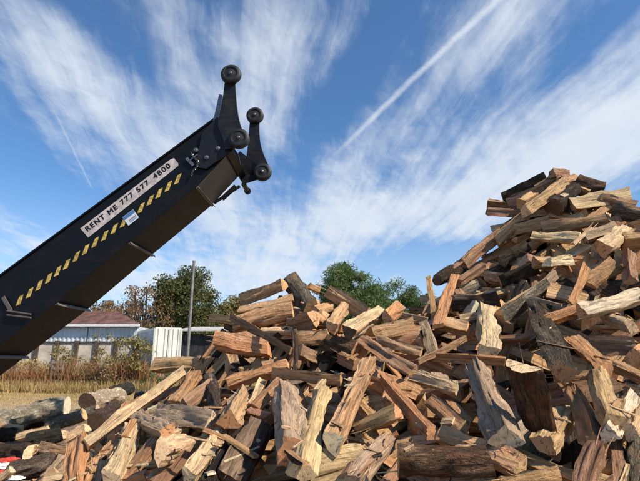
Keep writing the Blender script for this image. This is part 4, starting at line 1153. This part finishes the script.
# ------------------------------------------------------------------ ribbed shipping container
Yc = 27.5
c1 = onY(154.5, 345, Yc); c2 = onY(180.5, 345, Yc+.6); c0_ = onY(136.5, 345, Yc+4.2); zc = onY(155, 328.5, Yc).z
cont = empty('container', (c1.x, c1.y, 0)); tag(cont, 'white ribbed steel container with one side in shade, beside the shed', 'container')
M_cw = plain('container_white', (.66, .66, .60), .6, .35, .0, var=.15, scale=1.2)
def wallstrip(p, q, z0, z1, nm, pitch=.42, dep=.07):
    d_ = (q-p); d_.z = 0; L = d_.length; t = d_/L; n = Vector((t.y, -t.x, 0)); mb = MB(); v = []
    k = max(2, int(L/pitch))
    for i in range(k):
        for f_, dd in ((0, 0), (.3, 0), (.42, dep), (.78, dep), (.9, 0)):
            b_ = p+t*(L*(i+f_)/k)+n*dd
            for z in (z0, z1): v.append((b_.x, b_.y, z))
    for z in (z0, z1): v.append((q.x, q.y, z))
    m = len(v)//2; mb.add(v, [(2*i, 2*i+2, 2*i+3, 2*i+1) for i in range(m-1)]); return mb.build(nm, M_cw, cont)
mid = c1+(c2-c1)*.56
wallstrip(c0_, c1, .1, zc, 'side_wall'); wallstrip(c1, mid-Vector((.06, 0, 0)), .1, zc, 'door_leaf', .5); wallstrip(mid+Vector((.06, 0, 0)), c2, .1, zc, 'door_leaf', .5)
for p in (c1, mid, c2):
    mb = MB(); mb.box((p.x, p.y-.06, zc/2), (.12, .12, zc)); mb.build('corner_post', M_cw, cont, .015)
c3 = c0_+(c2-c1)
mb = MB(); mb.prism([Vector((p.x, p.y, zc)) for p in (c1, c2, c3, c0_)], Vector((0, 0, .08))); mb.build('roof', M_cw, cont)
mb = MB(); mb.prism([Vector((p.x, p.y, .15)) for p in (c1+Vector((.1,.1,0)), c2+Vector((-.1,.1,0)), c3, c0_+Vector((.1,0,0)))], Vector((0, 0, zc-.2))); mb.build('inner_box', M_cw, cont)

# dark lean-to with a pale roof beyond the pole
Yl = 30.0
M_dark = plain('dark_boards', (.035, .036, .042), .85, .2, var=.4, scale=2)
ln_ = empty('lean_to', (onY(200, 345, Yl).x, Yl, 0)); tag(ln_, 'dark open lean-to with a pale edged roof between container and heap', 'shed')
xa, xb = onY(178, 345, Yl).x, onY(238, 345, Yl).x; zl = onY(200, 331, Yl).z
k = 0; x = xa
while x < xb:
    mb = MB(); mb.box((x+.21, Yl+.02*(k % 2), zl/2-.1), (.40, .06, zl-.2)); mb.build('board', M_dark, ln_); x += .42; k += 1
mb = MB(); mb.prism([Vector((xa-.1, Yl-.5, zl-.05)), Vector((xb, Yl-.5, zl-.05)), Vector((xb, Yl+4, zl+.45)), Vector((xa-.1, Yl+4, zl+.45))], Vector((0, 0, .1))); mb.build('roof', plain('grey_roof', (.50, .48, .45), .7, .3), ln_)

# ------------------------------------------------------------------ vegetation
def leaf_mat(name, c1_, c2_, c3_):
    def fn(g, b):
        T = g.attr('rnd', 2); o = g.coord(); n = g.noise(o, .7, 4, .6)
        c = g.mix(T, c1_, c2_); c = g.mix(g.smooth(n, .5, .68), c, c3_)
        tr = g.n.new('ShaderNodeBsdfTranslucent'); g.put(tr.inputs[0], c); mx = g.n.new('ShaderNodeMixShader'); mx.inputs[0].default_value = .3
        g.l.new(b.outputs[0], mx.inputs[1]); g.l.new(tr.outputs[0], mx.inputs[2]); g.l.new(mx.outputs[0], g.n['Material Output'].inputs[0])
        return c
    return material(name, fn, .7, .25)
M_oak = leaf_mat('oak_leaf', (.075, .09, .03), (.13, .145, .055), (.17, .155, .055))
M_rust = leaf_mat('autumn_leaf', (.20, .13, .065), (.32, .20, .10), (.20, .17, .08))
M_yelg = leaf_mat('yellow_leaf', (.20, .17, .06), (.32, .26, .10), (.24, .16, .06))
M_pine = leaf_mat('pine_needles', (.07, .12, .035), (.13, .19, .06), (.16, .20, .07))
M_brush = leaf_mat('dry_brush', (.27, .12, .055), (.44, .25, .11), (.26, .25, .10))
M_grass = leaf_mat('dry_grass', (.42, .29, .12), (.55, .41, .19), (.34, .27, .10))
M_trunk = plain('tree_bark', (.13, .10, .08), .95, .1, var=.35, scale=5, bump=.02)
def cards(name, mat, pts, size, parent, rng, asp=(.5, .8), up=0.0):
    n = len(pts); P_ = np.array(pts); rs = rng.uniform(size*.6, size*1.4, (n, 1))
    a_ = rng.normal(size=(n, 3)); a_[:, 2] += up*2; a_ /= np.linalg.norm(a_, axis=1)[:, None]
    b_ = np.cross(a_, rng.normal(size=(n, 3))); b_ /= np.linalg.norm(b_, axis=1)[:, None]
    a_ *= rs; b_ *= rs*rng.uniform(*asp, (n, 1))
    V_ = np.stack([P_-a_, P_-b_*.9+a_*.1, P_+a_, P_+b_*.9+a_*.1], 1).reshape(-1, 3)
    me = bpy.data.meshes.new(name); me.vertices.add(4*n); me.vertices.foreach_set('co', V_.astype(np.float32).ravel())
    me.loops.add(4*n); me.loops.foreach_set('vertex_index', np.arange(4*n)); me.polygons.add(n); me.polygons.foreach_set('loop_start', np.arange(0, 4*n, 4)); me.update(calc_edges=True)
    t = me.attributes.new('rnd', 'FLOAT', 'POINT'); t.data.foreach_set('value', np.repeat(rng.random(n), 4).astype(np.float32))
    me.materials.append(mat); o = bpy.data.objects.new(name, me); C.objects.link(o); o.parent = parent; return o
def tree(base, H, Rw, label, mat, seed, nclump=70, per=170, leaf=.16, crown0=.25, name='tree', bare=0.0, clr=.16, flat=1.0, group=None, depthk=1.0):
    """tapered trunk, limbs to every clump; crown an uneven set of clumps on a lumpy ellipsoid shell"""
    rng = np.random.default_rng(seed); rd = random.Random(seed)
    t = empty(name, base); tag(t, label, 'tree', group)
    B_ = Vector(base); cz = H*(crown0+1)/2; rz = H*(1-crown0)/2
    mb = MB(); top = B_+Vector((rd.uniform(-.3, .3), 0, H*.72)); mb.tube([B_, B_+Vector((.05, 0, H*.25)), B_.lerp(top, .6), top], [H*.028, H*.022, H*.014, H*.005], 9); mb.build('trunk', M_trunk, t, smooth=True)
    pts = []; lm = MB()
    for k in range(nclump):
        while True:
            v = Vector((rd.uniform(-1, 1), rd.uniform(-1, 1), rd.uniform(-1, 1)))
            if .35 < v.length < 1: break
        lump = .82+.30*noise.noise(v.normalized()*1.7+Vector((seed, 0, 0)))
        c = B_+Vector((v.x*Rw*lump, v.y*Rw*lump*depthk, cz+v.z*rz*lump*flat))
        s = B_+Vector((0, 0, H*rd.uniform(.22, .6))); m_ = s.lerp(c, .55)+Vector((0, 0, -.06*H*rd.random()))
        lm.tube([s, m_, c], [H*.008, H*.005, H*.0015], 5, False)
        for q in range(2):
            e = c+Vector((rd.uniform(-1, 1), rd.uniform(-1, 1), rd.uniform(-.6, 1)))*H*.08; lm.tube([m_.lerp(c, .4), c.lerp(e, .3), e], [H*.003, H*.002, H*.0008], 4, False)
        cr_ = H*clr*rd.uniform(.55, 1.15)
        if rd.random() < bare: nn = int(per*.15)
        else: nn = per
        q = rng.normal(size=(nn, 3)); q /= np.linalg.norm(q, axis=1)[:, None]; q *= (rng.random((nn, 1))**.5)*cr_; q[:, 2] *= .75
        pts.append(q+np.array(c))
    lm.build('limbs', M_trunk, t, smooth=True)['kind'] = 'stuff'
    o = cards('crown', mat, np.vstack(pts)-np.array(B_), leaf, t, rng, asp=(.12, .22) if mat is M_pine else (.5, .8))
    o['kind'] = 'stuff'
    return t
def needles(): pass
def tbase(x, Y, z=0): p = onY(x, 350, Y); return (p.x, Y, z)
def tH(x, ytop, Y): return onY(x, ytop, Y).z
Y1 = 46
tree(tbase(181, Y1), tH(181, 266, Y1), 3.5, 'big dense dark green oak behind the container', M_oak, 3, 150, 330, .11, .10, clr=.12)
tree(tbase(142, Y1-3), tH(142, 277, Y1-3), 3.0, 'half bare brownish tree in front of the dark green oak', M_rust, 5, 60, 110, .10, .15, bare=.5, clr=.11)
tree(tbase(108, Y1+2), tH(108, 290, Y1+2), 3.6, 'low russet tree showing over the red roof under the boom', M_rust, 6, 60, 150, .12, .15, bare=.25, clr=.13)
tree(tbase(206, Y1+6), tH(206, 300, Y1+6), 2.6, 'small green tree at the skirt of the big oak', M_oak, 8, 40, 150, .14, .1, clr=.15)
tree(tbase(232, Y1+8), tH(232, 291, Y1+8), 3.3, 'yellowing tree just behind the low heap left shoulder', M_yelg, 9, 60, 170, .14, .1, clr=.14)
tree(tbase(262, Y1+10), tH(262, 300, Y1+10), 3.2, 'second low yellowing tree mostly hidden by the low heap', M_yelg, 10, 40, 150, .14, .1, clr=.14)
def pine(x, ytop, Y, Rw, label, seed, n=110):
    tree(tbase(x, Y), tH(x, ytop, Y), Rw, label, M_pine, seed, n, 330, .17, .08, name='pine_tree', clr=.105)
pine(347, 260, 36, 3.3, 'broad bushy green pine rising behind the low heap', 21, 150)
pine(378, 272, 38, 2.3, 'bushy green pine leaning into the right flank of the broad one', 22, 80)
pine(411, 277, 40, 1.9, 'small dark pine by the saddle between the two heaps', 23, 60)
pine(432, 288, 42, 2.2, 'low dark pine mostly hidden behind the long ridge', 25, 50)
for k, (x, yt) in enumerate(((20, 300), (-30, 280), (300, 306), (470, 300), (560, 300), (660, 290), (62, 300))):
    tree(tbase(x, 55), tH(x, yt, 55), 4.2, ['green tree hidden behind the boom and shed', 'tree beyond the shed past the picture edge', 'distant tree behind the peak of the low heap', 'distant tree behind the long ridge', 'distant tree behind the tall heap', 'distant tree past the tall heap', 'distant tree over the shed roof behind the boom'][k], M_oak if k % 2 else M_yelg, 40+k, 45, 120, .2, .08, clr=.15)
# brush in front of the shed
rng = np.random.default_rng(4)
def blades(name, mat, n, xf, yf, hf, wd, label, lean=.25):
    X = xf(n); Y = yf(n); Z = np.array([gz(a_, b_) for a_, b_ in zip(X, Y)]); H = hf(X, Y, n)
    lx = rng.normal(size=n)*lean*H; ly = rng.normal(size=n)*lean*H; w0 = rng.uniform(wd*.5, wd, n); an = rng.uniform(0, math.pi, n)
    cx, cy = np.cos(an)*w0, np.sin(an)*w0
    V_ = np.stack([np.stack([X-cx, Y-cy, Z], 1), np.stack([X+cx, Y+cy, Z], 1), np.stack([X+lx*.45+cx*.7, Y+ly*.45+cy*.7, Z+H*.6], 1), np.stack([X+lx, Y+ly, Z+H], 1), np.stack([X+lx*.45-cx*.7, Y+ly*.45-cy*.7, Z+H*.6], 1)], 1).reshape(-1, 3)
    me = bpy.data.meshes.new(name); me.vertices.add(5*n); me.vertices.foreach_set('co', V_.astype(np.float32).ravel())
    idx = np.arange(n)[:, None]*5+np.array([0, 1, 2, 4, 2, 3, 4]); me.loops.add(7*n); me.loops.foreach_set('vertex_index', idx.ravel())
    st_ = np.stack([np.arange(n)*7, np.arange(n)*7+4], 1).ravel(); me.polygons.add(2*n); me.polygons.foreach_set('loop_start', st_); me.update(calc_edges=True)
    t = me.attributes.new('rnd', 'FLOAT', 'POINT'); t.data.foreach_set('value', np.repeat(rng.random(n), 5).astype(np.float32))
    me.materials.append(mat); o = bpy.data.objects.new(name, me); C.objects.link(o); tag(o, label, name.split('_')[-1], None, 'stuff')
def hb(X, Y, n):
    k = np.array([noise.noise(Vector((x*.5, y*.5, 0))) for x, y in zip(X, Y)]); return np.clip(1.25+k*1.3, .4, 2.2)*rng.uniform(.45, 1.15, n)
blades('dry_brush', M_brush, 30000, lambda n: rng.uniform(-34, 3, n), lambda n: rng.uniform(26.6, 29.8, n), hb, .026, 'tall rusty dry weeds standing in front of the wall')
blades('tall_grass', M_grass, 26000, lambda n: rng.uniform(-34, 3, n), lambda n: 25.6+rng.random(n)**1.3*3, lambda X, Y, n: rng.uniform(.2, .75, n), .02, 'straw coloured tall grass along the field edge')
blades('short_grass', M_grass, 34000, lambda n: rng.uniform(-26, 4, n), lambda n: 16+rng.random(n)**.6*10.5, lambda X, Y, n: rng.uniform(.03, .11, n), .012, 'short dry mown grass between yard and brush', .5)
def shrub(x, ytop, Y, Rw, mat, label, seed, leaf=.07, n=26, per=110, bare=.0):
    b_ = Vector(tbase(x, Y)); H = tH(x, ytop, Y); rd = random.Random(seed); rg = np.random.default_rng(seed)
    t = empty('shrub', b_); tag(t, label, 'shrub'); mb = MB(); pts = []
    for k in range(int(n*.55)):
        e = b_+Vector((rd.gauss(0, .45)*Rw, rd.gauss(0, .4)*Rw, H*rd.uniform(.35, 1)))
        mb.tube([b_+Vector((rd.uniform(-.15, .15), 0, 0)), b_.lerp(e, .5)+Vector((0, 0, .1)), e], [.03, .018, .006], 5, False)
        q = rg.normal(size=(per, 3))*np.array([.22, .22, .2])*Rw*.7; pts.append(q+np.array(e-b_))
    mb.build('stems', M_trunk, t)['kind'] = 'stuff'; cards('foliage', mat, np.vstack(pts), leaf, t, rg)['kind'] = 'stuff'
shrub(66, 342, 27.9, .8, M_yelg, 'pale green shrub against the wall by the wooden frame', 61, .06, 20, 60)
shrub(93, 336, 28.5, .9, M_yelg, 'tall thin shrub against the middle of the wall', 62, .06, 18, 50)
shrub(131, 340, 27.0, 1.2, M_yelg, 'yellow green shrub at the corner between wall and container', 63, .07, 26, 110)
shrub(153, 368, 20.5, .5, M_pine, 'small fresh green bush beside the heap foot', 64, .04, 12, 60)
shrub(40, 360, 27.5, 1.0, M_grass, 'straw coloured bush in front of the wall under the boom', 65, .06, 20, 90)
shrub(104, 364, 27.3, 1.4, M_rust, 'rusty brown bush in the middle of the brush', 66, .06, 30, 90)
shrub(128, 366, 27.2, 1.2, M_rust, 'rusty brown bush in front of the container', 67, .06, 30, 90)
